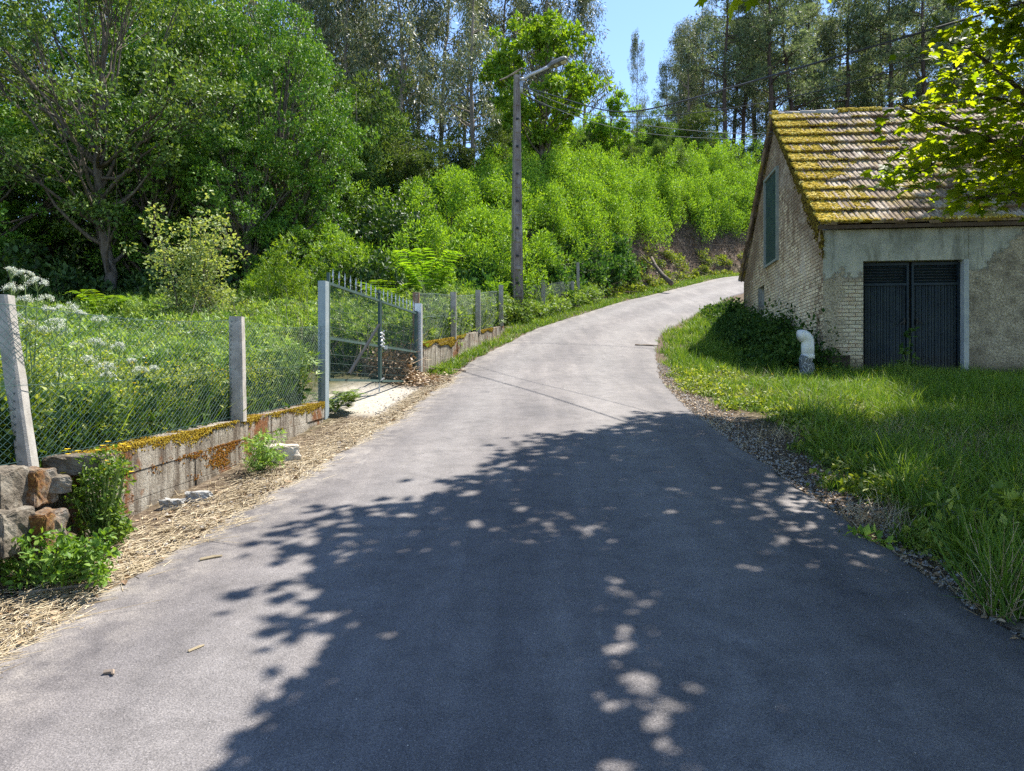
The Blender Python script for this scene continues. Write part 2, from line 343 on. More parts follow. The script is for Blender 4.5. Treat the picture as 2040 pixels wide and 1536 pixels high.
c = ramp(nt, mth(nt, 'ADD', mth(nt, 'MULTIPLY', big, .5), mth(nt, 'MULTIPLY', streak, .5)), [(.36, (.096, .087, .088)), (.5, (.134, .120, .117)), (.64, (.190, .170, .162))])
ln = nd(nt, 'ShaderNodeAttribute', attribute_name='lane').outputs['Fac']
trk = mth(nt, 'ADD', gauss_mask(nt, ln, .17, .33, .07), gauss_mask(nt, ln, .62, .80, .08), True)
c = mixc(nt, mth(nt, 'MULTIPLY', trk, mth(nt, 'ADD', .25, mth(nt, 'MULTIPLY', mid, .5))), c, (.20, .185, .178))
de = mth(nt, 'MULTIPLY', nd(nt, 'ShaderNodeMapRange', {0: ln, 1: .13, 2: .0}).outputs[0], ramp(nt, mid, [(.4, 0.), (.65, .8)]))
c = mixc(nt, de, c, (.30, .265, .225))
sc_ = noise(nt, 1.1, 6, .7, nd(nt, 'ShaderNodeMapping', {'Vector': v, 'Rotation': (0, 0, -.5), 'Scale': (6, .5, 1)}).outputs[0])
c = mixc(nt, ramp(nt, sc_, [(.66, 0.), (.76, .35)]), c, (.36, .34, .32))
c = mixc(nt, ramp(nt, noise(nt, .9, 5, .75, v, 1.2), [(.30, .5), (.42, 0.)]), c, (.055, .052, .056))
c = mixc(nt, .75, c, ramp(nt, mid, [(.25, .60), (.42, .88), (.5, 1.0), (.6, 1.1), (.78, 1.38)]), 'MULTIPLY')
c = mixc(nt, .9, c, ramp(nt, fine, [(.3, .35), (.5, 1.0), (.72, 1.8)]), 'MULTIPLY')
spk = ramp(nt, nd(nt, 'ShaderNodeSeparateColor', {0: vs['Color']}).outputs[0], [(.8, 0.), (.95, 1.)])
spk = mth(nt, 'MULTIPLY', spk, ramp(nt, vs['Distance'], [(.18, 1.), (.4, 0.)]))
c = mixc(nt, mth(nt, 'MULTIPLY', spk, .55), c, (.38, .35, .33))
crk = ramp(nt, noise(nt, 24, 6, .8, v), [(.2, 1.), (.33, 0.)]); c = mixc(nt, mth(nt, 'MULTIPLY', crk, .7), c, (.02, .02, .022))
nt.links.new(c, b.inputs['Base Color']); b.inputs['Roughness'].default_value = .82; b.inputs['Specular IOR Level'].default_value = .35
bump(nt, b, mth(nt, 'ADD', fine, mth(nt, 'MULTIPLY', vs['Distance'], .5)), .55, .006)
road = g.build('road', m, smooth=True); tag(road, kind='structure')
at_ = road.data.attributes.new('lane', 'FLOAT', 'POINT'); at_.data.foreach_set('value', np.repeat(cs[None], len(ry), 0).ravel().astype(np.float32))

# ------------------------------------------------------------------ the shed
SX, SY, SZ, SA = 6.61, 16.0, .16, math.atan(.107)
shed = empty('brick_shed', (SX, SY, SZ), 'old cream brick and render shed with a mossy tiled roof beside the road', 'shed', rz=-SA)
m, nt, b = NEW('old_wall'); v = objco(nt); xyz = sep(nt, v)
nrmo = sep(nt, nd(nt, 'ShaderNodeTexCoord').outputs['Normal'])
isg = mth(nt, 'GREATER_THAN', mth(nt, 'ABSOLUTE', nrmo[0]), .5)            # 1 on the gable, 0 on the front
hx = mth(nt, 'ADD', mth(nt, 'MULTIPLY', xyz[1], isg), mth(nt, 'MULTIPLY', xyz[0], mth(nt, 'SUBTRACT', 1, isg)))
uv = comb(nt, hx, xyz[2])
warp = nd(nt, 'ShaderNodeVectorMath', {0: uv, 1: nd(nt, 'ShaderNodeVectorMath', {0: nd(nt, 'ShaderNodeTexNoise', {'Vector': v, 'Scale': 3.}).outputs['Color'], 1: (.03, .03, 0)}, operation='MULTIPLY').outputs[0]}, operation='ADD').outputs[0]
bt = nd(nt, 'ShaderNodeTexBrick', {'Vector': warp, 'Color1': (.86, .78, .60, 1), 'Color2': (.66, .55, .40, 1), 'Mortar': (.12, .10, .075, 1), 'Scale': 1., 'Mortar Size': .008, 'Mortar Smooth': .3, 'Bias': -.3, 'Brick Width': .27, 'Row Height': .082}, offset=.5)
n1 = noise(nt, 1.1, 6, .65, v); n2 = noise(nt, 4, 7, .7, v); n3 = noise(nt, 26, 6, .75, v); n4 = noise(nt, .6, 3, .6, v)
bc = mixc(nt, ramp(nt, n2, [(.48, 0.), (.66, .6)]), bt.outputs['Color'], (.34, .19, .12))
bc = mixc(nt, .7, bc, ramp(nt, n3, [(.25, .5), (.5, 1.), (.8, 1.25)]), 'MULTIPLY')
rough_c = ramp(nt, n3, [(.28, (.13, .11, .08)), (.44, (.33, .285, .21)), (.56, (.56, .49, .37)), (.75, (.74, .69, .57))])
rough_c = mixc(nt, ramp(nt, n2, [(.5, 0.), (.72, .6)]), rough_c, (.16, .13, .10))
rough_c = mixc(nt, ramp(nt, mth(nt, 'ADD', mth(nt, 'MULTIPLY', n1, .7), mth(nt, 'MULTIPLY', n2, .3)), [(.46, 0.), (.62, .7)]), rough_c, (.13, .11, .085))
plast = ramp(nt, mth(nt, 'ADD', mth(nt, 'MULTIPLY', n1, .7), mth(nt, 'MULTIPLY', n2, .3)), [(.34, (.16, .175, .155)), (.5, (.30, .325, .30)), (.66, (.43, .44, .39))])
plast = mixc(nt, 1.0, plast, (1.25, 1.18, 1.12), 'MULTIPLY'); plast = mixc(nt, ramp(nt, noise(nt, 1.4, 6, .7, nd(nt, 'ShaderNodeMapping', {'Vector': v, 'Scale': (2.2, 2.2, .5)}).outputs[0]), [(.5, 0.), (.62, .6)]), plast, (.12, .12, .095)); plast = mixc(nt, .5, plast, ramp(nt, n3, [(.3, .75), (.7, 1.15)]), 'MULTIPLY')
edge = mth(nt, 'MULTIPLY', mth(nt, 'SUBTRACT', n2, .5), 1.1)
zz = mth(nt, 'ADD', xyz[2], edge); xw = mth(nt, 'ADD', hx, edge)
# front: render band over the door, roughcast elsewhere, bricks at the left jamb
f_pl = nd(nt, 'ShaderNodeMapRange', {0: mth(nt, 'SUBTRACT', zz, mth(nt, 'MULTIPLY', mth(nt, 'MAXIMUM', mth(nt, 'SUBTRACT', hx, 3.1), 0), .9)), 1: 2.16, 2: 2.24}).outputs[0]
f_br = mth(nt, 'MULTIPLY', gauss_mask(nt, xw, .38, .9, .05), nd(nt, 'ShaderNodeMapRange', {0: zz, 1: 2.2, 2: 1.9}).outputs[0])
f_br2 = mth(nt, 'MULTIPLY', gauss_mask(nt, hx, -.2, .9, .02), ramp(nt, n1, [(.5, 0.), (.55, 1.)]))
fr = mixc(nt, mth(nt, 'MULTIPLY', mth(nt, 'MAXIMUM', f_br, mth(nt, 'MULTIPLY', f_br2, .3)), ramp(nt, n2, [(.38, .25), (.55, .95)])), rough_c, bc); fr = mixc(nt, f_pl, fr, plast)
fr = mixc(nt, mth(nt, 'MULTIPLY', nd(nt, 'ShaderNodeMapRange', {0: zz, 1: .5, 2: .05}).outputs[0], .8), fr, (.075, .055, .04))
# gable: bricks, whitewash remains, dark lichen along the verges and under the roof
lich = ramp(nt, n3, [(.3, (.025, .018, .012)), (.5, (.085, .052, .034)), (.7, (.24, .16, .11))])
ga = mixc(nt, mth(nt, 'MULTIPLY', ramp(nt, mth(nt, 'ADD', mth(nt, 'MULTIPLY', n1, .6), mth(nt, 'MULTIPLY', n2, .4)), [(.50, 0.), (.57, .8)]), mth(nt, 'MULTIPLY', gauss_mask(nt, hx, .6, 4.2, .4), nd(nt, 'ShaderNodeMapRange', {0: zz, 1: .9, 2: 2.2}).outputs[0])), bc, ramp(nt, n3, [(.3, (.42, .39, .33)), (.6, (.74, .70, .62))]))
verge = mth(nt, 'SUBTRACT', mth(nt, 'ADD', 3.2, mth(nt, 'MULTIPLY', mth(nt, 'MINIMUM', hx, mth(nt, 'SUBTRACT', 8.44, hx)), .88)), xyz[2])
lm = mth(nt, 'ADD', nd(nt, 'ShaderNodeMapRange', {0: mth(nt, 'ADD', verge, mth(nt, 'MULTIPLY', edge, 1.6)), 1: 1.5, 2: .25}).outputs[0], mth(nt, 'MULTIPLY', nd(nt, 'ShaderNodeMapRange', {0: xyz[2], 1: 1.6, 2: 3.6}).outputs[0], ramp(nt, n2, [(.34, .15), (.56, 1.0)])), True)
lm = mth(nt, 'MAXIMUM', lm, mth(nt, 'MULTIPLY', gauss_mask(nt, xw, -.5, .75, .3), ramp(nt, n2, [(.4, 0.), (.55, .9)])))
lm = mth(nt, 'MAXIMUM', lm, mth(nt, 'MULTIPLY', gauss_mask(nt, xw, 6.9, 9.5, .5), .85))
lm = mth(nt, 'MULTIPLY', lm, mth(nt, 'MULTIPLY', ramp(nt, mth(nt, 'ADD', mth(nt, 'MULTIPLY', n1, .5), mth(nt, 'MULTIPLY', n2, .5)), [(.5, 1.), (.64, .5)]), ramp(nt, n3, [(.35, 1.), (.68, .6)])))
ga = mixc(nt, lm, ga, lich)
ga = mixc(nt, 1.0, ga, (1.3, 1.18, 1.0), 'MULTIPLY'); c = mixc(nt, isg, fr, ga)
nt.links.new(c, b.inputs['Base Color']); b.inputs['Roughness'].default_value = .93; b.inputs['Specular IOR Level'].default_value = .15
bh = mth(nt, 'ADD', mth(nt, 'MULTIPLY', bt.outputs['Fac'], mth(nt, 'MULTIPLY', mth(nt, 'MAXIMUM', isg, mth(nt, 'MULTIPLY', f_br, mth(nt, 'SUBTRACT', 1, f_pl))), -.6)), mth(nt, 'MULTIPLY', mth(nt, 'ADD', n3, mth(nt, 'MULTIPLY', n2, 1.2)), mth(nt, 'SUBTRACT', 1.3, mth(nt, 'MULTIPLY', f_pl, .9))))
bump(nt, b, bh, .8, .035)
wall_m = m

RS = .878
def rz_(y): return 3.14 + RS * (min(y, 8.44 - y))
g = Geo()
def prism_x(pts, x0, x1):
    n = len(pts); V = [(x0, *p) for p in pts] + [(x1, *p) for p in pts]
    g.add(V, [tuple(range(n))[::-1], tuple(range(n, 2 * n))] + [(i, (i + 1) % n, n + (i + 1) % n, n + i) for i in range(n)])
B0 = -1.0
for y0, y1, lo, hi in ((0, 5.5, B0, None), (5.5, 6.3, B0, 1.85), (5.5, 6.3, 2.72, None), (6.3, 8.44, B0, None)):
    if hi is None:
        top = [(y1, rz_(y1))] + ([(4.22, rz_(4.22))] if y0 < 4.22 < y1 else []) + [(y0, rz_(y0))]
    else: top = [(y1, hi), (y0, hi)]
    prism_x([(y0, lo), (y1, lo)] + top, 0, .35)
for x0, x1, z0, z1 in ((.35, .816, B0, 3.14), (.816, 2.83, 2.47, 3.14), (2.93, 8.2, B0, 3.14)):
    g.box(((x0 + x1) / 2, .175, (z0 + z1) / 2), (x1 - x0, .35, z1 - z0))
g.box((4.1, 8.265, 1.0), (7.5, .35, 4.2)); prism_x([(.0, B0), (8.44, B0), (8.44, rz_(8.44)), (4.22, rz_(4.22)), (0, rz_(0))], 8.2, 8.5)
g.build('wall', wall_m, shed)
# jamb of smooth grey cement right of the door, stone footing, dark inside of the small opening
m_cem = plain('cement_smooth', [(.27, .30, .32), (.38, .41, .42), (.46, .48, .47)], 3, .8, .2, bmp=.15, bs=30)
g = Geo().box((2.88, .173, .735), (.1, .354, 3.47)).box((2.88, .18, 2.805), (.1, .34, .67), mi=1); g.build('door_jamb', [m_cem, wall_m], shed)
dk = plain('dark_stone', [(.03, .028, .025), (.07, .06, .05), (.13, .11, .09)], 6, .95, .1, bmp=.8, bs=16, bd=.03)
g = Geo().box((.18, -.09, .1), (.62, .18, .74), jit=.02).box((.52, -.05, -.2), (.3, .12, .5), jit=.02)
g.build('stone_footing', dk, shed)
g = Geo().box((.28, 5.9, 2.285), (.1, .84, .9)); g.build('niche_back', dk, shed)
# door
m, nt, b = NEW('door_paint'); v = objco(nt)
c = ramp(nt, noise(nt, 3, 6, .7, v), [(.3, (.013, .024, .036)), (.5, (.020, .036, .052)), (.7, (.032, .048, .06))])
c = mixc(nt, nd(nt, 'ShaderNodeMapRange', {0: mth(nt, 'ADD', sep(nt, v)[2], mth(nt, 'MULTIPLY', noise(nt, 6, 5, .7, v), .6)), 1: .9, 2: .2}).outputs[0], c, (.035, .032, .026))
nt.links.new(c, b.inputs['Base Color']); b.inputs['Roughness'].default_value = .5; b.inputs['Specular IOR Level'].default_value = .25; door_m = m
m_blk = plain('dark_metal', [(.008, .010, .011), (.018, .022, .024)], 8, .5, .4, bmp=0)
for li, (xa, xb) in enumerate(((.822, 1.80), (1.86, 2.825))):
    g = Geo(); yb = .2
    for xx in (xa + .02, xb - .02): g.box((xx, yb - .01, 1.2), (.04, .06, 2.5))
    g.box(((xa + xb) / 2, yb - .008, 2.42), (xb - xa - .08, .055, .06)).box(((xa + xb) / 2, yb - .008, 1.99), (xb - xa - .08, .055, .05)).box(((xa + xb) / 2, yb - .008, -.01), (xb - xa - .08, .055, .06))
    d = g.build('garage_door', door_m, shed)
    # ribbed sheet: a folded profile
    xs, ys = [], []; x = xa + .04; i = 0
    while x < xb - .045:
        for dx, dy in ((0, 0), (.028, 0), (.036, .02), (.052, .02), (.060, 0), (.070, 0), (.076, .008), (.084, .008), (.090, 0), (.112, 0), (.117, .02), (.123, .02)):
            if x + dx < xb - .045: xs.append(x + dx); ys.append(yb + dy)
        x += .128
    xs, ys = np.array(xs), np.array(ys); n = len(xs)
    V = np.concatenate([np.stack([xs, ys, np.full(n, z)], -1) for z in (.02, 1.965)]); q = np.arange(n - 1)
    Geo().add(V, np.stack([q, q + 1, q + n + 1, q + n], -1)).build('ribbed_panel', door_m, d)
    g = Geo()
    for k in range(6):
        z = 2.045 + k * .062; t = .95; c_, s_ = math.cos(t), math.sin(t)
        g.box(((xa + xb) / 2, yb, z), (xb - xa - .09, .010, .050), tilt=[[1, 0, 0], [0, c_, -s_], [0, s_, c_]])
    g.box(((xa + xb) / 2, yb + .05, 2.2), (xb - xa - .09, .01, .4), mi=1)
    g.build('louvre_panel', [door_m, m_blk], d)
    sgn = -1 if li == 0 else 1; hx_ = 1.80 - .1 if li == 0 else 1.86 + .1
    g = Geo().box((hx_, .155, 1.2), (.035, .03, .13)).bar((hx_, .14, 1.22), (hx_ + sgn * .10, .13, 1.14), .022, .022).tube([(hx_, .17, 1.22), (hx_, .13, 1.22)], .012, 8)
    g.build('door_handle', m_blk, d)
Geo().box((1.83, .235, 1.2), (.056, .02, 2.5)).build('door_post', m_blk, shed)
Geo().box((1.82, .33, 1.23), (2.0, .02, 2.48)).build('door_backing', m_blk, shed)
# tall window with a ribbed green shutter in the gable
m_sh = plain('shutter_green', [(.010, .028, .022), (.016, .044, .034), (.035, .06, .045)], 3, .5, .4, bmp=0)
m_fr = plain('window_frame_paint', [(.20, .23, .20), (.32, .34, .30)], 5, .6, .3, bmp=.1)
wy0, wy1, wz0, wz1 = 3.82, 5.3, 3.14, 5.62
g = Geo()
for yy in (wy0 + .03, wy1 - .03): g.box((-.035, yy, (wz0 + wz1) / 2), (.07, .06, wz1 - wz0))
for z in (wz0 + .03, wz1 - .03): g.box((-.035, (wy0 + wy1) / 2, z), (.07, wy1 - wy0 - .12, .06))
wf = g.build('window', m_fr, shed)
ys = np.arange(wy0 + .06, wy1 - .06, .03); xs = np.where((np.arange(len(ys)) // 2) % 2, -.03, -.005); n = len(ys); q = np.arange(n - 1)
V = np.concatenate([np.stack([xs, ys, np.full(n, z)], -1) for z in (wz0 + .06, wz1 - .06)])
Geo().add(V, np.stack([q, q + 1, q + n + 1, q + n], -1)).build('shutter', m_sh, wf)
# roof
m, nt, b = NEW('roof_tile'); v = objco(nt)
ti = nd(nt, 'ShaderNodeVectorMath', {0: v, 1: (4.35, 2.4, 0)}, operation='MULTIPLY').outputs[0]
wh = nd(nt, 'ShaderNodeTexWhiteNoise', {'Vector': nd(nt, 'ShaderNodeVectorMath', {0: ti}, operation='FLOOR').outputs[0]}, noise_dimensions='2D').outputs['Value']
c = ramp(nt, mth(nt, 'ADD', mth(nt, 'MULTIPLY', wh, .35), mth(nt, 'MULTIPLY', noise(nt, 2.5, 6, .7, v), .65)), [(.25, (.13, .092, .065)), (.45, (.25, .185, .135)), (.6, (.37, .295, .23)), (.75, (.50, .43, .355))])
c = mixc(nt, ramp(nt, noise(nt, 22, 6, .75, v), [(.52, 0.), (.64, .75)]), c, (.055, .042, .035))
c = mixc(nt, mth(nt, 'MULTIPLY', ramp(nt, noise(nt, 1.7, 6, .75, v), [(.5, 0.), (.6, 1.)]), .75), c, (.30, .225, .03))
nt.links.new(c, b.inputs['Base Color']); b.inputs['Roughness'].default_value = .9; b.inputs['Specular IOR Level'].default_value = .15
bump(nt, b, noise(nt, 40, 5, .7, v), .4, .01); tile_m = m
th = math.atan(RS); cth, sth = math.cos(th), math.sin(th); L = 4.44 / cth; NR = 12; RL = L / NR
def roof_pt(x, q, h, side=1):
    y = -.22 + q * cth - h * sth; z = 3.22 + RS * .0 + q * sth + h * cth
    return np.stack([x, y if side > 0 else 8.44 - y, z + 0 * x], -1)
def rowgeo(side):
    g = Geo()
    xs = np.arange(-.13, 8.62, .0145 if side > 0 else .06); n = len(xs)
    tid = np.floor(xs / .23).astype(int)
    for r_ in range(NR):
        jr = R.normal(0, .007, 60)[tid + 1]; jq = R.normal(0, .012, 60)[tid + 1]; jt = R.normal(0, .006, 60)[tid + 1]
        ph = (xs + .03 * (r_ % 2) * 0) / .115
        pm = ph % 1.0; prof = .010 - .030 * np.exp(-((pm - .5) / .13) ** 2) + .006 * np.cos(2 * math.pi * (xs / .23))
        sag = -.03 * np.sin((xs + .4) * .75) * math.sin(math.pi * (r_ + .5) / NR)
        rows = []
        q0 = r_ * RL + jq
        for q, h, pf in ((q0 + .012, -.005, .0), (q0, .068, 1), (q0 + .03, .078, 1), (q0 + RL * .5, .046, 1), (r_ * RL + RL + .07, .008, 1)):
            rows.append(roof_pt(xs, q, h + jr + prof * pf + sag + (jt if q is not rows else 0), side))
        V = np.concatenate(rows); i = np.arange(4)[:, None] * n + np.arange(n - 1)[None]
        g.add(V, np.stack([i, i + 1, i + n + 1, i + n], -1).reshape(-1, 4) if side > 0 else np.stack([i, i + n, i + n + 1, i + 1], -1).reshape(-1, 4))
    return g
roof = rowgeo(1)
rb = rowgeo(-1); off = roof.n
for V, in zip(rb.v): pass
roof.v += rb.v
roof.f[4] += [a + off for a in rb.f[4]]; roof.mi[4] += rb.mi[4]; roof.n += rb.n
roof = roof.build('roof', tile_m, shed, smooth=False)
# boards closing the roof edge, the ridge tiles
m_wood = plain('old_wood', [(.07, .05, .035), (.14, .105, .08)], 6, .9, .1, bmp=.3, stretch=(1, 1, .4))
g = Geo(); g.box((4.2, -.16, 3.17), (8.7, .03, .08)); g.bar((-.05, -.15, 3.23), (-.05, 4.22, 7.08), .04, .05); g.bar((-.05, 8.6, 3.23), (-.05, 4.22, 7.08), .04, .05)
g.build('verge_board', m_wood, roof)
g = Geo(); x = -.16
while x < 8.5:
    n = 9; a = np.linspace(-.15, math.pi + .15, n); zt = 7.02 + RS * .05 + R.normal(0, .006); dz = R.normal(0, .006)
    V = []
    for xx, rr, zo in ((x, .135, 0), (x + .43, .118, dz), (x, .115, -.01), (x + .43, .10, dz - .01)):
        V += [(xx, 4.22 - math.cos(t) * rr, zt + zo + math.sin(t) * rr * .9) for t in a]
    F = [(i, i + 1, n + i + 1, n + i) for i in range(n - 1)] + [(i, 2 * n + i, 2 * n + i + 1, i + 1) for i in range(n - 1)]
    g.add(V, F); x += .40
m_rt = plain('ridge_tile', [(.24, .2, .17), (.42, .38, .33), (.58, .55, .5)], 4, .9, .2, bmp=.3, bs=30)
g.build('ridge_tiles', m_rt, roof, smooth=True)
# moss tufts
dome_v = [(math.cos(i * 1.2566) * .5, math.sin(i * 1.2566) * .5, -.1) for i in range(5)] + [(math.cos(i * 1.2566 + .5) * .38, math.sin(i * 1.2566 + .5) * .38, .26) for i in range(5)] + [(.05, .03, .42)]
dome_f = [(i, (i + 1) % 5, 5 + (i + 1) % 5, 5 + i) for i in range(5)] + [(5 + i, 5 + (i + 1) % 5, 10) for i in range(5)]
N = 170000
x = R.uniform(-.14, 6.4, N); q = R.uniform(0, L, N)
fr_ = (q / RL) % 1
Dn = wob(x * 1.4, q * 2.0, 1.0, 1) * .62 + wob(x * 4, q * 5, 1, 2) * .42 + wob(x * 16, q * 15, 1, 4) * .15 - .50 - .10 * (x > 3)
Dn += 1.6 * np.exp(-(x / .30) ** 2) + .5 * np.exp(-((x + .1) / 1.1) ** 2) + .34 * np.exp(-(fr_ / .2) ** 2) + .15 * np.exp(-((1 - fr_) / .12) ** 2) + .4 * (x < 2.4) * (q > L * .55) * np.exp(-x / 3) + .5 * np.exp(-((L - q) / .14) ** 2) + .35 * np.exp(-(q / .35) ** 2)
keep = Dn + R.uniform(-.12, .12, N) > 0
x, q, fr_, Dn = x[keep], q[keep], fr_[keep], Dn[keep]
hgt = .07 * (1 - fr_) + .012 - .012 * np.exp(-(((x / .115) % 1 - .5) / .15) ** 2) - .03 * np.sin((x + .4) * .75) * np.sin(math.pi * (np.floor(q / RL) + .5) / NR)
pos = roof_pt(x, q, hgt); pos[:, 0] += R.normal(0, .004, len(x))
s_ = R.uniform(.018, .05, len(x)) * (1 + .7 * np.clip(Dn, 0, 1)) * np.where(R.random(len(x)) < .08, 1.5, 1)
nn = np.tile([0, -sth, cth], (len(x), 1)) + R.normal(0, .15, (len(x), 3))
ax = nrm(np.cross(nn, R.normal(0, 1, (len(x), 3))))
g = Geo().place(dome_v, dome_f, pos, ax, nn, np.stack([s_, s_ * 1.1, s_ * R.uniform(.5, 1.0, len(x))], -1))
x = np.concatenate([R.uniform(-.1, 8.5, 4200), R.uniform(3.6, 8.5, 4000)]); a = R.uniform(.15, 2.0, len(x)); kp = (wob(x * 1.3, x, 1, 3) > -.35) & ((x < .35) | (x > 1.6)); x, a = x[kp], a[kp]
nn = np.stack([0 * a, -np.cos(a), np.sin(a)], -1); pos = np.stack([x, 4.22 - np.cos(a) * .13, 7.06 + np.sin(a) * .12], -1)
s_ = R.uniform(.04, .09, len(x)); g.place(dome_v, dome_f, pos, nrm(np.cross(nn, R.normal(0, 1, nn.shape))), nn, s_)
moss = g.build('moss', MT['moss'], roof)
# moss creeping down the verge onto the gable and on the top of the front corner
N = 5200; t = R.uniform(0, 1, N); y = t * 4.3 - .05; z = 3.16 + RS * y - np.abs(R.normal(0, .16, N)) * (1.4 - t) - .02
kp = wob(y * 3, z * 3, 1, 2) > -.5; y, z = y[kp], z[kp]; pos = np.stack([np.full(len(y), -.005) - .03 * (z > 3.0 + RS * y), y, z], -1); nn = np.tile([-1, 0, .2], (len(y), 1)) + R.normal(0, .2, (len(y), 3))
Geo().place(dome_v, dome_f, pos, nrm(np.cross(nn, R.normal(0, 1, nn.shape))), nn, R.uniform(.03, .08, len(y))).build('verge_moss', MT['brownmoss'], roof)
# iron hook at the gable top
Geo().tube([(-.0, 3.9, 6.6), (-.12, 3.9, 6.62), (-.17, 3.85, 6.52), (-.12, 3.8, 6.45)], .012, 6).build('iron_hook', m_blk, shed)

# white plastic elbow pipe over a pipe wrapped in torn sheet
px, py = 5.92, 15.15; gz = float(G(px, py))
pipe = empty('vent_pipe', (px, py, gz), 'white plastic elbow pipe rising from a torn dark sleeve at the shed corner', 'pipe')
zt = (768 - 655) / 1500 * 15.15
m_pv = plain('white_plastic', [(.62, .63, .65), (.76, .77, .79)], 5, .4, .4, bmp=.05)
pth = [(px + .03, py, zt - .58), (px + .03, py, zt - .36), (px + .03, py, zt - .27)] + [(px + .03 - .13 + .13 * math.cos(a), py - .01 * a, zt - .27 + .13 * math.sin(a)) for a in np.linspace(.25, math.pi * .62, 7)]
g = Geo().tube(pth, [.125, .125, .122] + [.122] * 7, 18).tube([(px + .03, py, zt - .6), (px + .03, py, zt - .52)], .135, 18)
wchild(g, 'elbow', m_pv, pipe, True)
m, nt, b = NEW('torn_sleeve'); v = objco(nt); f = nd(nt, 'ShaderNodeTexVoronoi', {'Vector': nd(nt, 'ShaderNodeMapping', {'Vector': v, 'Scale': (1, 1, .5)}).outputs[0], 'Scale': 14.}, feature='DISTANCE_TO_EDGE').outputs['Distance']
c = ramp(nt, mth(nt, 'ADD', f, mth(nt, 'MULTIPLY', noise(nt, 12, 5, .8, v), .28)), [(.13, (.6, .62, .65)), (.2, (.10, .11, .12)), (.5, (.16, .17, .18))]); nt.links.new(c, b.inputs['Base Color']); b.inputs['Roughness'].default_value = .6; bump(nt, b, noise(nt, 8, 5, .7, v), .9, .05)
zs_ = np.linspace(gz - .1, zt - .52, 12); g = Geo().tube([(px + .0 + .02 * math.sin(k * 1.3), py, z) for k, z in enumerate(zs_)], [.17 - .005 * k + .012 * math.sin(k * 2.1) for k in range(12)], 14)
wchild(g, 'sleeve', m, pipe, False)

# ------------------------------------------------------------------ street lamp pole, lamp, cables
pb = np.array([.15, 23., float(G(.15, 23.)) - .1]); ztp = (768 - 152) / 1500 * 23
pole = empty('lamp_pole', pb, 'tall tapering concrete pole carrying a street lamp beside the fence', 'lamp pole')
g = Geo(); H = ztp - pb[2]; ca, sa = math.cos(.35), math.sin(.35)
def prof(w_, d_):                                            # shallow channel on the front and back faces
    p = [(-w_ / 2, -d_ / 2), (-w_ * .33, -d_ / 2), (-w_ * .26, -d_ * .36), (w_ * .26, -d_ * .36), (w_ * .33, -d_ / 2), (w_ / 2, -d_ / 2), (w_ / 2, d_ / 2), (w_ * .33, d_ / 2), (w_ * .26, d_ * .36), (-w_ * .26, d_ * .36), (-w_ * .33, d_ / 2), (-w_ / 2, d_ / 2)]
    return [(ca * a - sa * b_, sa * a + ca * b_) for a, b_ in p]
lev = []
for k in range(9):
    z0, z1 = k * H / 9, (k + 1) * H / 9
    for z, sol in ((z0 + .05, 0), (z1 - .08, 0), (z1 - .06, 1), (z1 + .03, 1)): lev.append((z, sol))
V = []
for z, sol in lev:
    wd = .34 - .17 * z / H; dp = .26 - .13 * z / H; p = prof(wd, dp)
    if sol:
        q = [(-wd / 2, -dp / 2), (-wd * .33, -dp / 2), (-wd * .26, -dp * .49), (wd * .26, -dp * .49), (wd * .33, -dp / 2), (wd / 2, -dp / 2), (wd / 2, dp / 2), (wd * .33, dp / 2), (wd * .26, dp * .49), (-wd * .26, dp * .49), (-wd * .33, dp / 2), (-wd / 2, dp / 2)]
        p = [(ca * a - sa * b_, sa * a + ca * b_) for a, b_ in q]
    V += [(x, y, z) for x, y in p]
V = [(x * 1., y, z) for x, y, z in V]; n = 12
F = [(k * n + i, k * n + (i + 1) % n, (k + 1) * n + (i + 1) % n, (k + 1) * n + i) for k in range(len(lev) - 1) for i in range(n)]
F += [tuple(range(n))[::-1], tuple(range((len(lev) - 1) * n, len(lev) * n))]
m_pole = plain('pole_concrete', [(.13, .10, .085), (.22, .175, .15), (.32, .27, .235), (.42, .38, .34)], 4, .9, .15, bmp=.5, bs=50, bd=.01, stretch=(2, 2, .5))
g.add(V, F); g.build('shaft', m_pole, pole)
for k in range(1, 8):
    Geo().bar((-.02, -.13 + .007 * k, k * H / 9 + .35), (.05, -.12 + .007 * k, k * H / 9 + .35), .03, .06).build('step_hole', m_blk, pole)
def W(x, y, z): return (x - pb[0], y - pb[1], z - pb[2])
arm = [P(1034, 178, 23), P(1036, 166, 23), P(1044, 156, 23), P(1058, 148, 22.95), P(1078, 140, 22.9), P(1096, 131, 22.85)]
g = Geo().tube([p - pb for p in arm], [.05, .05, .05, .045, .045, .045], 8)
g.box((.14, -.03, H - .35), (.09, .1, .36)).box((.14, -.03, H - .1), (.12, .13, .06)); g.build('arm', MT['steel_pale'], pole, True)
m_lh = plain('lamp_housing', [(.12, .115, .105), (.19, .18, .165)], 6, .5, .4, bmp=.05)
a, b_ = P(1090, 134, 22.9) - pb, P(1130, 117, 22.7) - pb; t = nrm(b_ - a); sd = nrm(np.cross(t, [0, 0, 1])); up = np.cross(sd, t)
V = []
for f, wd, h0, h1 in ((0, .05, -.04, .05), (.16, .09, -.05, .07), (.3, .15, -.055, .10), (.8, .16, -.05, .09), (.95, .13, -.03, .06), (1.0, .08, -.01, .03)):
    c_ = a + (b_ - a) * f
    V += [c_ + sd * sx * wd + up * hh for sx, hh in ((-1, h0), (1, h0), (1, (h0 + h1) * .6), (.6, h1), (-.6, h1), (-1, (h0 + h1) * .6))]
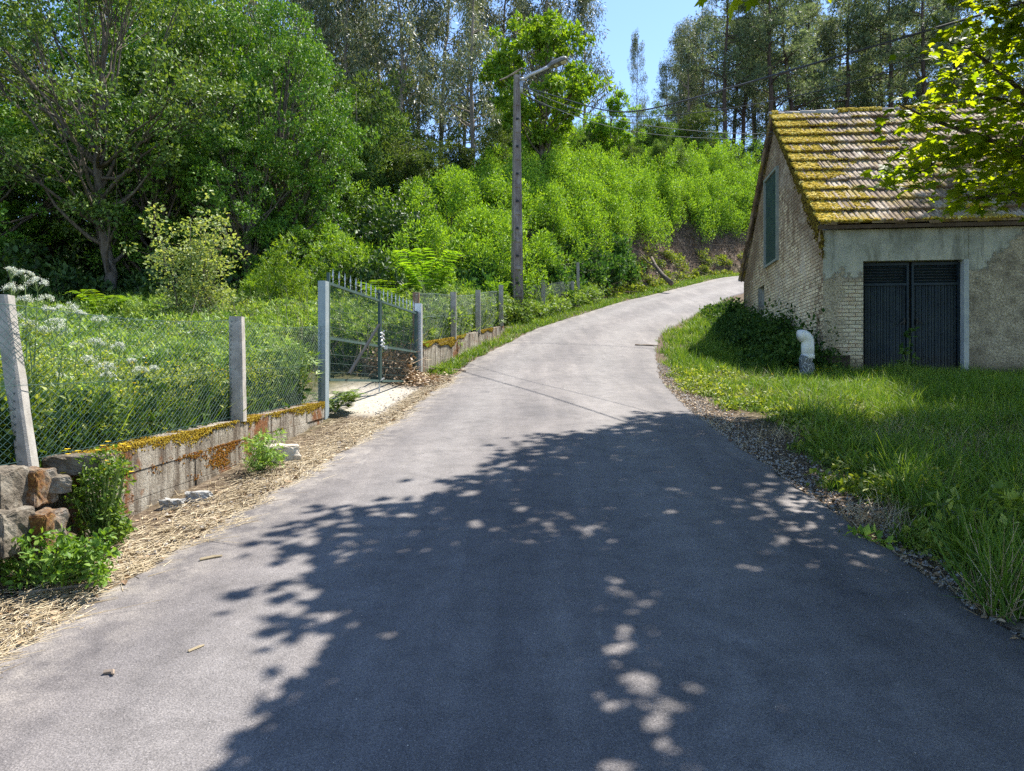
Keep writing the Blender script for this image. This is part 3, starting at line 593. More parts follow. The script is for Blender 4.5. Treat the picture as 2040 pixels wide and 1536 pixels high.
F = [(k * 6 + i, k * 6 + (i + 1) % 6, k * 6 + 6 + (i + 1) % 6, k * 6 + 6 + i) for k in range(5) for i in range(6)] + [(5, 4, 3, 2, 1, 0), (30, 31, 32, 33, 34, 35)]
head = Geo().add(V, F).build('lamp_head', m_lh, pole)
m_ln = plain('lamp_lens', [(.62, .58, .38), (.72, .68, .48)], 5, .25, .5, bmp=0)
for f, w_ in ((.42, .05), (.8, .08)):
    c_ = a + (b_ - a) * f - up * .058
    V = [c_ + sd * i * w_ + t * j * w_ + up * k_ * .012 for k_ in (-1, 1) for i, j in ((-1, -1), (1, -1), (1, 1), (-1, 1))]
    Geo().add(V, [(3, 2, 1, 0), (4, 5, 6, 7), (0, 1, 5, 4), (1, 2, 6, 5), (2, 3, 7, 6), (3, 0, 4, 7)]).build('lamp_lens', m_ln, head)
# twig snagged on the pole top is part of the wires group of things
g = Geo().tube([P(995, 160, 23), P(1010, 154, 23), P(1028, 143, 23), P(1040, 135, 22.9)], [.02, .025, .03, .02], 5)
tag(g.build('dead_branch', MT['twig']), 'bare grey branch lying across the top of the lamp pole', 'branch')
def cable(name, pts, r, mat, label, group):
    pts = np.array(pts, float); tt = np.linspace(0, len(pts) - 1, 60); k = np.arange(len(pts))
    # smooth through the points
    co = [np.polyval(np.polyfit(k, pts[:, i], min(4, len(pts) - 1)), tt) for i in range(3)]
    o = Geo().tube(np.stack(co, -1), r, 6).build(name, mat); return tag(o, label, 'cable', group)
cable('overhead_cable', [P(1037, 172, 23), P(1180, 214, 17.6), P(1280, 218, 15.2), P(1480, 170, 11.9), P(1980, 20, 7.75), P(2700, -210, 5.2)], .014, MT['wire'], 'thick black cable sagging from the lamp pole up to the top right corner', 'overhead cables')
cable('overhead_cable', [P(1037, 184, 23), P(1180, 228, 18.5), P(1400, 224, 14), P(1740, 153, 10.2), P(2040, 45, 8.2), P(2600, -150, 6)], .007, MT['wire'], 'thinner black cable running just below the thick one over the shed roof', 'overhead cables')
cable('overhead_cable', [P(1037, 172, 23), P(1180, 226, 22), P(1290, 250, 21.4), P(1400, 262, 20.9), P(1480, 266, 20.4), P(1540, 262, 20.1)], .008, MT['wirepale'], 'upper thin grey wire from the lamp pole to the hook on the shed gable', 'overhead cables')
cable('overhead_cable', [P(1037, 184, 23), P(1180, 242, 22), P(1290, 266, 21.4), P(1400, 275, 20.9), P(1480, 276, 20.4), P(1540, 270, 20.1)], .007, MT['wirepale'], 'lower thin grey wire from the lamp pole to the shed gable', 'overhead cables')

# ------------------------------------------------------------------ walls of the verge
m, nt, b = NEW('cast_wall'); v = objco(nt)
n2 = noise(nt, 5, 7, .7, v); n3 = noise(nt, 45, 6, .75, v); nv = noise(nt, 3, 5, .7, nd(nt, 'ShaderNodeMapping', {'Vector': v, 'Scale': (3, 3, .35)}).outputs[0])
c = ramp(nt, mth(nt, 'ADD', mth(nt, 'MULTIPLY', n2, .6), mth(nt, 'MULTIPLY', n3, .4)), [(.3, (.15, .12, .09)), (.5, (.33, .29, .235)), (.68, (.52, .48, .41))])
c = mixc(nt, ramp(nt, nv, [(.44, 0.), (.58, .85)]), c, (.10, .075, .055))
c = mixc(nt, ramp(nt, noise(nt, 2.1, 5, .7, v), [(.53, 0.), (.6, .85)]), c, ramp(nt, n3, [(.3, (.10, .03, .012)), (.7, (.28, .11, .03))]))
nt.links.new(c, b.inputs['Base Color']); b.inputs['Roughness'].default_value = .95; b.inputs['Specular IOR Level'].default_value = .1
bump(nt, b, mth(nt, 'ADD', n2, n3), .8, .02); castm = m
def wallgeo(ys, xw, top, base, th_=.17, courses=(.0, .34, .68, 1.0), gap=.006):
    g = Geo()
    for i in range(len(ys) - 1):
        for c0, c1 in zip(courses[:-1], courses[1:]):
            pr = R.normal(0, .006); V = []
            for y in (ys[i] + gap, ys[i + 1] - gap):
                zt_, zb_ = top(y), base(y); x = xw(y) + pr
                for dx in (0, -th_):
                    for f in (c0, c1): V.append((x + dx, y, zb_ + (zt_ - zb_) * f - (gap if f < 1 and f > 0 and f == c1 else 0)))
            g.add(V, [(0, 1, 5, 4), (2, 6, 7, 3), (1, 3, 7, 5), (0, 4, 6, 2), (0, 2, 3, 1), (4, 5, 7, 6)])
    return g
wl = empty('concrete_wall', (float(XW(7)), 7, float(G(-2.3, 7))), 'low concrete slab wall with yellow moss on top under the near fence', 'wall', 'low concrete walls')
g = wallgeo([4.95, 6.35, 7.9, 8.9, 9.5], XW, WT, lambda y: WT(y) - .62); wchild(g, 'slabs', castm, wl)
def wallmoss(y, z, xw, depth, s0=.015, s1=.035):
    N = len(y); nn = np.tile([1, 0, .3], (N, 1)) + R.normal(0, .3, (N, 3)); pos = np.stack([xw(y) + .004, y, z], -1)
    return Geo().place(dome_v, dome_f, pos, nrm(np.cross(nn, R.normal(0, 1, nn.shape))), nn, R.uniform(s0, s1, N))
N = 16000; y = R.uniform(5.0, 9.5, N); dz = np.abs(R.normal(0, .075, N)) ; kp = (wob(y * 2.2, y, 1, 1) * .07 + wob(y * 9, y * 3, 1, 5) * .05 + .045 + R.normal(0, .02, N) > dz) & (R.random(N) < .5 + .5 * wob(y * 3, dz * 30, 1, 2)); y, dz = y[kp], dz[kp]
g = wallmoss(y, WT(y) - dz + .005, XW, 0, .008, .022); N = 3500; y2 = R.uniform(5, 9.5, N); kp = wob(y2 * 2, y2, 1, 4) > .05; y2 = y2[kp]
pos = np.stack([XW(y2) - R.uniform(0, .17, len(y2)), y2, WT(y2)], -1); nn = np.tile([0, 0, 1.], (len(y2), 1)) + R.normal(0, .2, (len(y2), 3)); g.place(dome_v, dome_f, pos, nrm(np.cross(nn, R.normal(0, 1, nn.shape))), nn, R.uniform(.01, .024, len(y2)))
wchild(g, 'moss', MT['wallmoss'], wl)
N = 9000; y = R.uniform(5.0, 8.2, N); dz = R.uniform(.18, .42, N); kp = wob(y * 1.9, dz * 7, 1, 6) + wob(y * 9, dz * 20, 1, 2) * .4 + R.normal(0, .22, N) > .42; wm = wallmoss(y[kp], WT(y[kp]) - dz[kp], XW, 0, .008, .018); wchild(wm, 'rusty_moss', MT['rustmoss'], wl)
wl2 = empty('concrete_wall', (float(XW(16)), 16, float(G(-1, 16))), 'low mossy concrete wall right of the gate running up to the lamp pole', 'wall', 'low concrete walls')
g = wallgeo([14.12, 16.2, 18.4, 20.6], XW, WT2, lambda y: WT2(y) - .85, courses=(0, 1.0)); wchild(g, 'slabs', castm, wl2)
N = 9000; y = R.uniform(14.12, 19.5, N); dz = np.abs(R.normal(0, .09, N)); kp = wob(y * 1.6, y, 1, 3) * .16 + .12 - .03 * (y - 14) > dz; wchild(wallmoss(y[kp], WT2(y[kp]) - dz[kp] + .01, XW, 0, .025, .05), 'moss', MT['wallmoss'], wl2)
# old stones stacked at the left end of the wall
def stone(c, d, mat, label, name='stone_block', cat='stone block', group=None, rz=0., sub=7, jit=.06, seed=0):
    bm = bmesh.new(); bmesh.ops.create_cube(bm, size=1); bmesh.ops.bevel(bm, geom=bm.edges[:], offset=.07, segments=1, affect='EDGES', profile=.5)
    bmesh.ops.subdivide_edges(bm, edges=bm.edges[:], cuts=sub, use_grid_fill=True); rs = np.random.default_rng(seed)
    for v_ in bm.verts:
        p = np.array(v_.co); n_ = wob(p[0] * 4 + seed, p[1] * 4 + p[2] * 3.4, 1, seed) * jit + .5 * wob(p[0] * 13 + p[2] * 9, p[1] * 13 - seed, 1, seed) * jit + rs.normal(0, jit * .12)
        v_.co = Vector(p * (1 + n_ * 2)); v_.co.x *= d[0]; v_.co.y *= d[1]; v_.co.z *= d[2]
    me = bpy.data.meshes.new(name); bm.to_mesh(me); bm.free(); me.materials.append(mat)
    o = bpy.data.objects.new(name, me); COL.objects.link(o); o.location = [float(q) for q in c]; o.rotation_euler = (0, 0, rz); return tag(o, label, cat, group)
m_st = plain('old_stone', [(.06, .05, .038), (.16, .135, .105), (.32, .29, .24)], 6, .95, .1, bmp=.9, bs=22, bd=.03)
m, nt, b = NEW('lichen_stone'); v = objco(nt); n2 = noise(nt, 4, 6, .7, v); n3 = noise(nt, 40, 6, .8, v)
c = mixc(nt, ramp(nt, n2, [(.42, 0.), (.56, 1.)]), ramp(nt, n3, [(.3, (.10, .08, .06)), (.7, (.34, .30, .25))]), ramp(nt, n3, [(.3, (.07, .028, .01)), (.5, (.20, .085, .02)), (.7, (.32, .2, .04))]))
nt.links.new(c, b.inputs['Base Color']); b.inputs['Roughness'].default_value = .95; bump(nt, b, n3, 1, .02); m_li = m
def at(x, y, Y): return P(x, y, Y)
stone(at(60, 970, 4.35), (.21, .22, .21), m_li, 'rust coloured lichened stone directly under the leaning fence post', seed=3)
stone(at(72, 1062, 4.25), (.25, .24, .24), m_li, 'mossy stone block below the rust coloured one, at the left edge', seed=5)
stone(at(5, 980, 4.15), (.16, .3, .26), m_st, 'grey stone at the very left edge beside the rust coloured stone', seed=7)
stone(at(0, 1060, 4.05), (.22, .3, .24), m_st, 'grey stone at the very left edge low down beside the mossy block', seed=9)
stone(at(150, 925, 4.85), (.34, .2, .12), m_st, 'flat pale stone lying between the leaning post and the slab wall', seed=11, rz=.3)
stone(at(112, 965, 4.45), (.14, .14, .10), m_st, 'small angular stone leaning on the rust coloured stone', seed=13, rz=.7)
g_ = stone(np.array([*ground_at(555, 920)[:2], ground_at(555, 920)[2] + .06]), (.36, .28, .2), plain('pale_stone', [(.34, .27, .2), (.52, .45, .37), (.66, .6, .52)], 7, .95, .1, bmp=.6, bs=40, bd=.01), 'pale boulder in the dry grass at the foot of the slab wall', name='boulder', cat='boulder', seed=15, rz=.5)
mwh = plain('white_rubble', [(.25, .24, .23), (.36, .35, .33), (.46, .45, .43)], 20, .95, .1, bmp=.6, bs=50)
for i, (x, y, s_, lb) in enumerate(((345, 1000, .10, 'left one of two white rubble stones lying in the straw by the wall'), (395, 985, .12, 'right one of two white rubble stones lying in the straw by the wall'))):
    q = ground_at(x, y + 12); stone(q + [0, 0, .02], (s_ * 1.5, s_, s_ * .8), mwh, lb, name='rubble_stone', cat='stone', seed=20 + i, jit=.12)
for i, (x, y, s_, lb) in enumerate(((1975, 1050, .42, 'grey rock half buried in grass near the right edge'), (1590, 1448, .0, ''), (2020, 1255, .11, 'small pale stone at the tarmac edge in the bottom right corner'), (1750, 1090, .12, 'light brown stone at the right road edge below the grass'), (1555, 915, .09, 'pale stone on the bare soil beside the right road edge'))):
    if s_: q = ground_at(x, y); stone(q + [0, 0, .0], (s_ * 1.3, s_, s_ * .55), m_st if i else mwh, lb, name='verge_stone', cat='stone', seed=30 + i, jit=.12)

# ------------------------------------------------------------------ fences and gate
def chainlink(fn, L0, zb, zt, pitch, vp, r, wobble=.012):
    """diamond netting: zigzag wires; fn(s)->x,y for arrays"""
    nc = int(L0 / pitch); hts = []; A, B = [], []
    K = 40
    rows = int(np.ceil(np.max(zt - zb) / vp)) if not callable(zt) else int(np.ceil(max((zt(s) - zb(s)) for s in np.linspace(0, L0, 12)) / vp))
    k = np.arange(rows + 1)
    for i in range(nc):
        s = (i + (k % 2)) * pitch; s = np.minimum(s, L0)
        x, y = fn(s); z = zb(s) + (zt(s) - zb(s)) * k / rows
        x = x + wobble * wob(s * 2, z * 3, 1, 1) + (.002 if i % 2 else -.002); z = z + .008 * wob(s * 3, z * 2, 1, 7)
        p = np.stack([x, y, z], -1); A.append(p[:-1]); B.append(p[1:])
        s2 = (i + 1 - (k % 2)) * pitch; x, y = fn(s2); z = zb(s2) + (zt(s2) - zb(s2)) * k / rows
        x = x + wobble * wob(s2 * 2, z * 3, 1, 1); z = z + .008 * wob(s2 * 3, z * 2, 1, 7)
        p = np.stack([x, y, z], -1); A.append(p[:-1]); B.append(p[1:])
    return Geo().tubes(np.concatenate(A), np.concatenate(B), r, r, 3)
def cpost(name, base, top, w_, root, mat, label=None):
    a, b_ = np.array(base, float), np.array(top, float); g = Geo()
    n = 7; V = []; F = []
    for i in range(n):
        c_ = a + (b_ - a) * i / (n - 1); e = w_ / 2 * (1 - .06 * i / (n - 1)) + R.normal(0, .0012)
        ch = e * .72
        V += [c_ + np.array([i_, j_, 0]) for i_, j_ in ((-e, -ch), (-ch, -e), (ch, -e), (e, -ch), (e, ch), (ch, e), (-ch, e), (-e, ch))]
    for i in range(n - 1): F += [(i * 8 + j, i * 8 + (j + 1) % 8, i * 8 + 8 + (j + 1) % 8, i * 8 + 8 + j) for j in range(8)]
    F += [tuple(range(8))[::-1], tuple(range((n - 1) * 8, n * 8))]
    g.add(V, F); o = wchild(g, name, mat, root)
    if label: o['label'] = label
    return o
fn1 = lambda s: (XW(3.3 + s) - .08 + 0 * s, 3.3 + s)
zb1 = lambda s: WT(3.3 + s) + .01; zt1 = lambda s: WT(3.3 + s) + .97 - .05 * np.sin(np.pi * np.clip((s - 1.1) / 2.9, 0, 1)) - .05 * np.sin(np.pi * np.clip((s - 3.95) / 2.3, 0, 1))
f1 = empty('chain_link_fence', (float(XW(5)), 5, float(WT(5))), 'near chain link fence on concrete posts standing on the low wall at the left', 'fence', 'chain link fences')
wchild(chainlink(fn1, 6.35, zb1, zt1, .062, .046, .0015), 'netting', MT['net'], f1)
m_post = MT['concrete']
cpost('fence_post', P(34, 935, 4.4) + [0, .1, 0], P(-16, 584, 4.4) + [0, .1, 0], .092, f1, m_post, 'post leaning to the left')
cpost('fence_post', P(471, 840, 7.2) + [0, .05, 0], P(468, 630, 7.2) + [0, .05, 0], .13, f1, m_post)
g = Geo()
for q, rr in ((.99, .002), (.5, .0018), (.03, .0018)):
    ss = np.linspace(0, 6.35, 40); x, y = fn1(ss); g.tube(np.stack([x + .035, y, zb1(ss) + (zt1(ss) - zb1(ss)) * q], -1), rr, 4)
wchild(g, 'tension_wire', MT['net'], f1)
# snail shell sized knob at the first post top: a weathered insulator
fn2 = lambda s: (XW(14.15 + s) - .08, 14.15 + s)
f2 = empty('chain_link_fence', (float(XW(16)), 16, float(WT2(16))), 'green netting fence on four concrete posts between the gate and the lamp pole', 'fence', 'chain link fences')
zb2 = lambda s: WT2(14.15 + s) + .01; zt2 = lambda s: WT2(14.15 + s) + .93 + .03 * np.sin(s * 1.4)
wchild(chainlink(fn2, 6.5, zb2, zt2, .075, .06, .0022, .02), 'netting', MT['net'], f2)
cpost('fence_post', P(829, 700, 14.35), P(829, 583, 14.35), .13, f2, MT['rust'], 'brown post directly behind the gate post')
for x, y0, y1, Yp in ((903, 676, 582, 16.4), (952, 664, 578, 18.3), (998, 650, 568, 20.4)):
    cpost('fence_post', P(x, y0, Yp), P(x, y1, Yp), .13, f2, m_post)
g = Geo()
for q in (.98, .5):
    ss = np.linspace(0, 6.5, 30); x, y = fn2(ss); g.tube(np.stack([x, y, zb2(ss) + (zt2(ss) - zb2(ss)) * q], -1), .004, 3)
wchild(g, 'tension_wire', MT['net'], f2)
A3, B3 = np.array([.35, 23.2]), np.array([2.18, 26.6]); L3 = float(np.linalg.norm(B3 - A3))
fn3 = lambda s: (A3[0] + (B3[0] - A3[0]) * s / L3, A3[1] + (B3[1] - A3[1]) * s / L3)
f3 = empty('chain_link_fence', (1.2, 24.6, 2.2), 'short blue green netting fence beyond the lamp pole at the foot of the bank', 'fence', 'chain link fences')
zb3 = lambda s: np.interp(s, [0, L3], [2.1, 2.75]); zt3 = lambda s: np.interp(s, [0, L3], [3.12, 3.62]) - .06 * np.sin(s * 1.6)
wchild(chainlink(fn3, L3 - .1, zb3, zt3, .075, .06, .0035, .03), 'netting', MT['net'], f3)
cpost('fence_post', P(1082, 640, 24.1), P(1082, 558, 24.1), .14, f3, m_post); cpost('fence_post', P(1140, 620, 26.5), P(1140, 560, 26.5), .13, f3, m_post)
sp = empty('concrete_post', P(1152, 610, 27), 'slim tall concrete post standing free right of the far netting', 'post')
cpost('post_shaft', P(1152, 612, 27), P(1151, 523, 27), .11, sp, m_post)

GA = np.array([-2.42, 9.7]); gd = nrm(np.array([.149, .989]))
def gp(s, z, o=0): return np.array([GA[0] + gd[0] * s + gd[1] * o, GA[1] + gd[1] * s - gd[0] * o, z])
gate = empty('metal_gate', (GA[0], GA[1], -.4), 'dark green wire mesh double gate with spear points between grey posts', 'gate')
g = Geo().box(gp(-.02, .44, 0), (.10, .12, 1.8), rz=-.15); o = wchild(g, 'gate_post', MT['steel_grey'], gate); o['label'] = 'taller grey blue near post'
g = Geo().box(gp(.09, .46, -.02), (.055, .07, 1.72), rz=-.15); o = wchild(g, 'hinge_post', MT['rust'], gate)
g = Geo().box(gp(4.41, .75, .02), (.125, .10, 1.56), rz=-.15).box(gp(4.30, .68, 0), (.05, .06, 1.4), rz=-.15, mi=1); o = wchild(g, 'gate_post', [MT['steel_pale'], MT['gate_green']], gate); o['label'] = 'pale far post'
for k, (s0, s1) in enumerate(((.14, 2.19), (2.25, 4.28))):
    g = Geo(); hi = 1.335; lo = .075
    g.bar(gp(s0, lo, 0), gp(s0, hi + (.14 if k == 0 else 0), 0), .038, .038).bar(gp(s1, lo - .03, 0), gp(s1, hi + (.16 if k == 0 else 0), 0), .042, .042)
    for z in (lo, .62, hi): g.bar(gp(s0 + .023, z, 0), gp(s1 - .025, z, 0), .032, .034)
    if k == 0: g.bar(gp(s1 - .0, hi + .13, .02), gp(s1 - .12, hi + .13, .02), .04, .04)
    leaf = wchild(g, 'gate_leaf', MT['gate_green'], gate)
    lo_ = np.array(gate.location)
    g = Geo(); A, B = [], []
    for s in np.arange(s0 + .05, s1 - .03, .05): A.append(gp(s, lo, -.024)); B.append(gp(s, hi, -.024))
    for z in np.arange(lo + .1, hi, .12): A.append(gp(s0, z, -.027)); B.append(gp(s1, z, -.027))
    g.tubes(A, B, .0024, .0024, 4); g.v = [v - lo_ for v in g.v]; g.build('mesh_panel', MT['gate_green'], leaf)
    n = 9 if k == 0 else 9
    for i in range(n):
        s = s0 + .16 + i * .215
        c_ = gp(s, hi + .02) - lo_
        gg = Geo().tube([c_ + [0, 0, h] for h in (0, .03, .05, .07, .10, .13, .2)], [.006, .006, .012, .006, .014, .012, .001], 6)
        gg.build('spear_point', MT['steel_pale'], leaf)
g = Geo().bar(gp(2.1, .95, .03), gp(.75, .16, .05), .03, .03).bar(gp(2.1, .95, .03), gp(2.16, .95, .03), .03, .03); wchild(g, 'brace', m_blk, gate)
g = Geo().tube([gp(2.2 + .05 * math.sin(k * 1.2), .86 - .012 * k, .05 + .03 * math.cos(k * 1.2)) for k in range(22)], .012, 5).box(gp(2.24, .60, .09), (.05, .03, .06))
wchild(g, 'chain', MT['steel_pale'], gate)
g = Geo().bar(gp(2.2, .07, 0), gp(2.2, -.10, 0), .02, .02).bar(gp(2.2, .07, 0), gp(2.32, .12, .04), .02, .015); wchild(g, 'drop_bolt', MT['steel_pale'], gate)

# ------------------------------------------------------------------ plants: templates and builders
LF = ([(0, 0, 0), (-.28, .45, .05), (0, 1, -.08), (.28, .45, .05)], [(0, 3, 2, 1)])                       # one simple leaf
LF2 = ([(0, 0, 0), (-.3, .35, .07), (-.2, .75, .03), (0, 1, -.08), (.2, .75, .03), (.3, .35, .07), (0, .5, -.03)], [(0, 6, 1), (1, 6, 2), (2, 6, 3), (3, 6, 4), (4, 6, 5), (5, 6, 0)])
SPRIG = ([(0, 0, 0), (-.06, .3, .1), (0, 1, 0), (.06, .3, .1), (0, .2, 0), (-.42, .62, .12), (-.1, .5, 0), (.1, .3, 0), (.44, .78, .1), (.06, .55, 0)], [(0, 3, 2, 1), (4, 6, 5), (7, 8, 9)])   # a feathery sprig
FINE = ([(0, 0, 0), (-.17, .4, .08), (0, 1, -.06), (.17, .4, .08)], [(0, 3, 2, 1)])
DROOP = ([(0, 0, 0), (-.1, .4, .03), (0, 1, 0), (.1, .4, -.03)], [(0, 3, 2, 1)])
NEEDLE = ([(0, 0, 0), (-.04, .5, 0), (.3, 1, .2), (-.3, .9, -.2), (.0, 1.1, .1), (.04, .5, 0)], [(0, 5, 2), (0, 1, 3), (0, 5, 4, 1)])
BLADE = ([(-.5, 0, 0), (.5, 0, 0), (-.42, .4, .05), (.42, .4, .05), (-.26, .75, .2), (.26, .75, .2), (0, 1, .45)], [(0, 1, 3, 2), (2, 3, 5, 4), (4, 5, 6)])
a_ = [(-.0, 0), (.10, .10), (.30, .02), (.28, .22), (.55, .38), (.34, .46), (.36, .62), (.16, .58), (.12, .78), (0, 1.0), (-.12, .78), (-.16, .58), (-.36, .62), (-.34, .46), (-.55, .38), (-.28, .22), (-.30, .02), (-.10, .10)]
MAPLE = ([(x, y, -.35 * x * x + .06 * math.sin(y * 4)) for x, y in a_] + [(0, .4, .04)], [(18, (i + 1) % 18, i) for i in range(18)])

def rand_dirs(n, up=0.0):
    d = R.normal(0, 1, (n, 3)); d[:, 2] += up; return nrm(d)
def cloud(g, C, rad, per, size, tpl, outward=.6, up=.5, axup=0.0, droop=0.0, shell=.5, flat=1.0, mi=0):
    """leaves spread through the lobes centred on C"""
    C = np.asarray(C, float); n = len(C); rad = np.broadcast_to(np.asarray(rad, float), (n, 3)) if np.ndim(rad) < 2 else np.asarray(rad)
    idx = np.repeat(np.arange(n), per) if np.ndim(per) == 0 else np.repeat(np.arange(n), per)
    m = len(idx); d = rand_dirs(m, .15); rr = R.uniform(0, 1, m) ** (1 / 3 * (1 - shell) + .12 * shell)
    off = d * rr[:, None]; pos = C[idx] + off * rad[idx] * [1, 1, flat]
    nn = nrm(off * outward + R.normal(0, .55, (m, 3)) + [0, 0, up])
    ax = nrm(d * .7 + R.normal(0, .6, (m, 3)) + [0, 0, axup - droop])
    sc = size * R.uniform(.6, 1.35, m)
    return g.place(tpl[0], tpl[1], pos, ax, nn, sc, mi)

def wobble_path(a, b, n, amp, rs):
    t = np.linspace(0, 1, n)[:, None]; p = a + (b - a) * t
    w_ = np.cumsum(rs.normal(0, 1, (n, 3)), 0); w_ -= w_[0] + (w_[-1] - w_[0]) * t
    return p + w_ * amp * np.linalg.norm(b - a) / n
def tree_meshes(kind, seed, H):
    """returns (trunk mesh, crown mesh) of a tree of height H standing on z=0"""
    global R
    keep = R; R = np.random.default_rng(seed); rs = R
    gt, gc = Geo(), Geo()
    lean = rs.normal(0, .035, 2) * H
    top = np.array([lean[0], lean[1], H * (.93 if kind != 'oak' else .85)])
    tr = wobble_path(np.zeros(3), top, 14, .10 if kind in ('oak', 'alder', 'fresh') else .05, rs); tr[0] = (0, 0, -.4)
    r0 = {'oak': .024, 'alder': .017, 'fresh': .02, 'euc': .0105, 'pine': .0115, 'acacia': .012, 'sapling': .012}[kind] * H
    rad = r0 * (1 - np.linspace(0, 1, 14) ** 1.1 * .88); rad[0] *= 1.25
    gt.tube(tr, rad, 8)
    def on(f):
        f = f * 13; i = int(min(f, 12)); return tr[i] + (tr[i + 1] - tr[i]) * (f - i), rad[i]
    Cs, Rd = [], []
    if kind in ('oak', 'alder', 'fresh'):
        Rc = {'oak': .27, 'alder': .30, 'fresh': .29}[kind] * H
        zc, zr = {'oak': (.54, .46), 'alder': (.60, .40), 'fresh': (.62, .38)}[kind]
        nl = {'oak': 58, 'alder': 46, 'fresh': 38}[kind]
        for i in range(nl):
            d = rand_dirs(1, .1)[0]; f = rs.uniform(.35, 1) ** .45
            z = zc * H + d[2] * zr * H * f
            hw = Rc * math.sqrt(max(.08, 1 - ((z - zc * H) / (zr * H * 1.05)) ** 2)) * (1 if z > zc * H * .8 else .85)
            e = np.array([lean[0] * z / H + d[0] * hw * f * 1.2, lean[1] * z / H + d[1] * hw * f * 1.2, z])
            fs = np.clip((z / H) * rs.uniform(.45, .85), .12, .95); s0, sr = on(fs)
            pth = wobble_path(s0, e, 7, .16, rs); pth[1:-1, 2] -= .04 * H * np.sin(np.linspace(0, math.pi, 7))[1:-1] * .5
            gt.tube(pth, np.linspace(sr * .45, .012, 7), 5, cap=False)
            k = rs.integers(5, 9); rl = Rc * rs.uniform(.11, .21)
            for _ in range(k):
                c = e + rs.normal(0, 1.25, 3) * rl * [1, 1, .75]; Cs.append(c); Rd.append(np.array([rl, rl, rl * .62]) * rs.uniform(.55, .95))
                gt.tubes([pth[4]], [c], .014, .004, 3)
        Cs, Rd = np.array(Cs), np.array(Rd)
        per = {'oak': 98, 'alder': 76, 'fresh': 66}[kind]
        cloud(gc, Cs, Rd, per, {'oak': .135, 'alder': .125, 'fresh': .21}[kind], LF, .7, .6, shell=.45)
    elif kind == 'euc':
        for i in range(30):
            f = rs.uniform(.22, 1.0); s0, sr = on(f * .98); az = rs.uniform(0, 6.28); ln = H * (.17 * (1.08 - f) + .045) * rs.uniform(.7, 1.2)
            e = s0 + np.array([math.cos(az) * ln, math.sin(az) * ln, ln * rs.uniform(.35, 1.0)])
            pth = wobble_path(s0, e, 6, .2, rs); gt.tube(pth, np.linspace(sr * .4, .012, 6), 4, cap=False)
            for q in (.45, .7, .9, 1.0):
                if rs.random() < .85:
                    c = s0 + (e - s0) * q + rs.normal(0, .4, 3); Cs.append(c); w_ = H * .03 * rs.uniform(.7, 1.3); Rd.append((w_, w_, w_ * 1.5))
        cloud(gc, Cs, np.array(Rd), 80, .32, DROOP, .3, .2, droop=1.1, shell=.2)
        gc2 = None
    elif kind == 'pine':
        for i in range(34):
            f = rs.uniform(.2, 1.0) ** .85; s0, sr = on(f * .98); az = rs.uniform(0, 6.28); ln = H * (.2 * (1.1 - f) + .05) * rs.uniform(.6, 1.2)
            e = s0 + np.array([math.cos(az) * ln, math.sin(az) * ln, ln * rs.uniform(-.05, .65)])
            pth = wobble_path(s0, e, 6, .25, rs); gt.tube(pth, np.linspace(sr * .38, .015, 6), 4, cap=False)
            for _ in range(5):
                q = rs.uniform(.45, 1.08); c = s0 + (e - s0) * q + rs.normal(0, .05 * H * .4, 3) * [1, 1, .5]; Cs.append(c); w_ = H * .028 * rs.uniform(.7, 1.3); Rd.append((w_, w_, w_ * .7))
                gt.tubes([s0 + (e - s0) * min(q, .95)], [c], .015, .006, 3)
        for _ in range(5):                                    # dead stubs low on the trunk
            s0, sr = on(rs.uniform(.15, .45)); az = rs.uniform(0, 6.28); gt.tubes([s0], [s0 + np.array([math.cos(az), math.sin(az), .1]) * rs.uniform(.4, 1.3)], .03, .006, 4)
        cloud(gc, Cs, np.array(Rd), 40, .26, NEEDLE, .5, .5, axup=.5, shell=.4)
    elif kind == 'acacia':
        for st_ in range(3):
            az = rs.uniform(0, 6.28); e = np.array([math.cos(az) * .16 * H, math.sin(az) * .16 * H, H * rs.uniform(.7, .9)])
            pth = wobble_path(np.array([0, 0, -.2]), e, 10, .12, rs); gt.tube(pth, np.linspace(.009 * H, .01, 10), 6)
            for i in range(20):
                q = rs.integers(3, 9); s0 = pth[q]; az = rs.uniform(0, 6.28); ln = H * rs.uniform(.06, .17)
                c = s0 + np.array([math.cos(az) * ln, math.sin(az) * ln, ln * rs.uniform(.1, 1.0)]); gt.tubes([s0], [c], .018, .006, 3)
                for _ in range(3): Cs.append(c + rs.normal(0, .05 * H, 3)); w_ = H * .05 * rs.uniform(.6, 1.3); Rd.append((w_, w_, w_ * .8))
        cloud(gc, Cs, np.array(Rd), 110, .15, FINE, .5, .6, axup=.6, shell=.35)
    elif kind == 'sapling':
        for st_ in range(9):
            az = rs.uniform(0, 6.28); e = np.array([math.cos(az) * rs.uniform(.05, .3) * H, math.sin(az) * rs.uniform(.05, .3) * H, H * rs.uniform(.7, 1.0)])
            pth = wobble_path(np.array([0, 0, -.1]), e, 8, .1, rs); gt.tube(pth, np.linspace(.018, .004, 8), 4)
            for q in range(2, 8):
                for _ in range(4):
                    c = pth[q] + rs.normal(0, .07 * H, 3); gt.tubes([pth[q]], [c], .005, .002, 3); Cs.append(c); Rd.append((.05 * H,) * 3)
        cloud(gc, Cs, np.array(Rd), 26, .062, LF2, .4, .5, shell=.3)
    bark = {'euc': 'barkeuc', 'pine': 'barkpine'}.get(kind, 'bark')
    leaf = {'oak': 'oak', 'alder': 'alder', 'fresh': 'lime', 'euc': 'euc', 'pine': 'pine', 'acacia': 'acacia_dark', 'sapling': 'paleleaf'}[kind]
    R = keep
    return gt.mesh('trunk', MT[bark], True), gc.mesh('crown', MT[leaf])

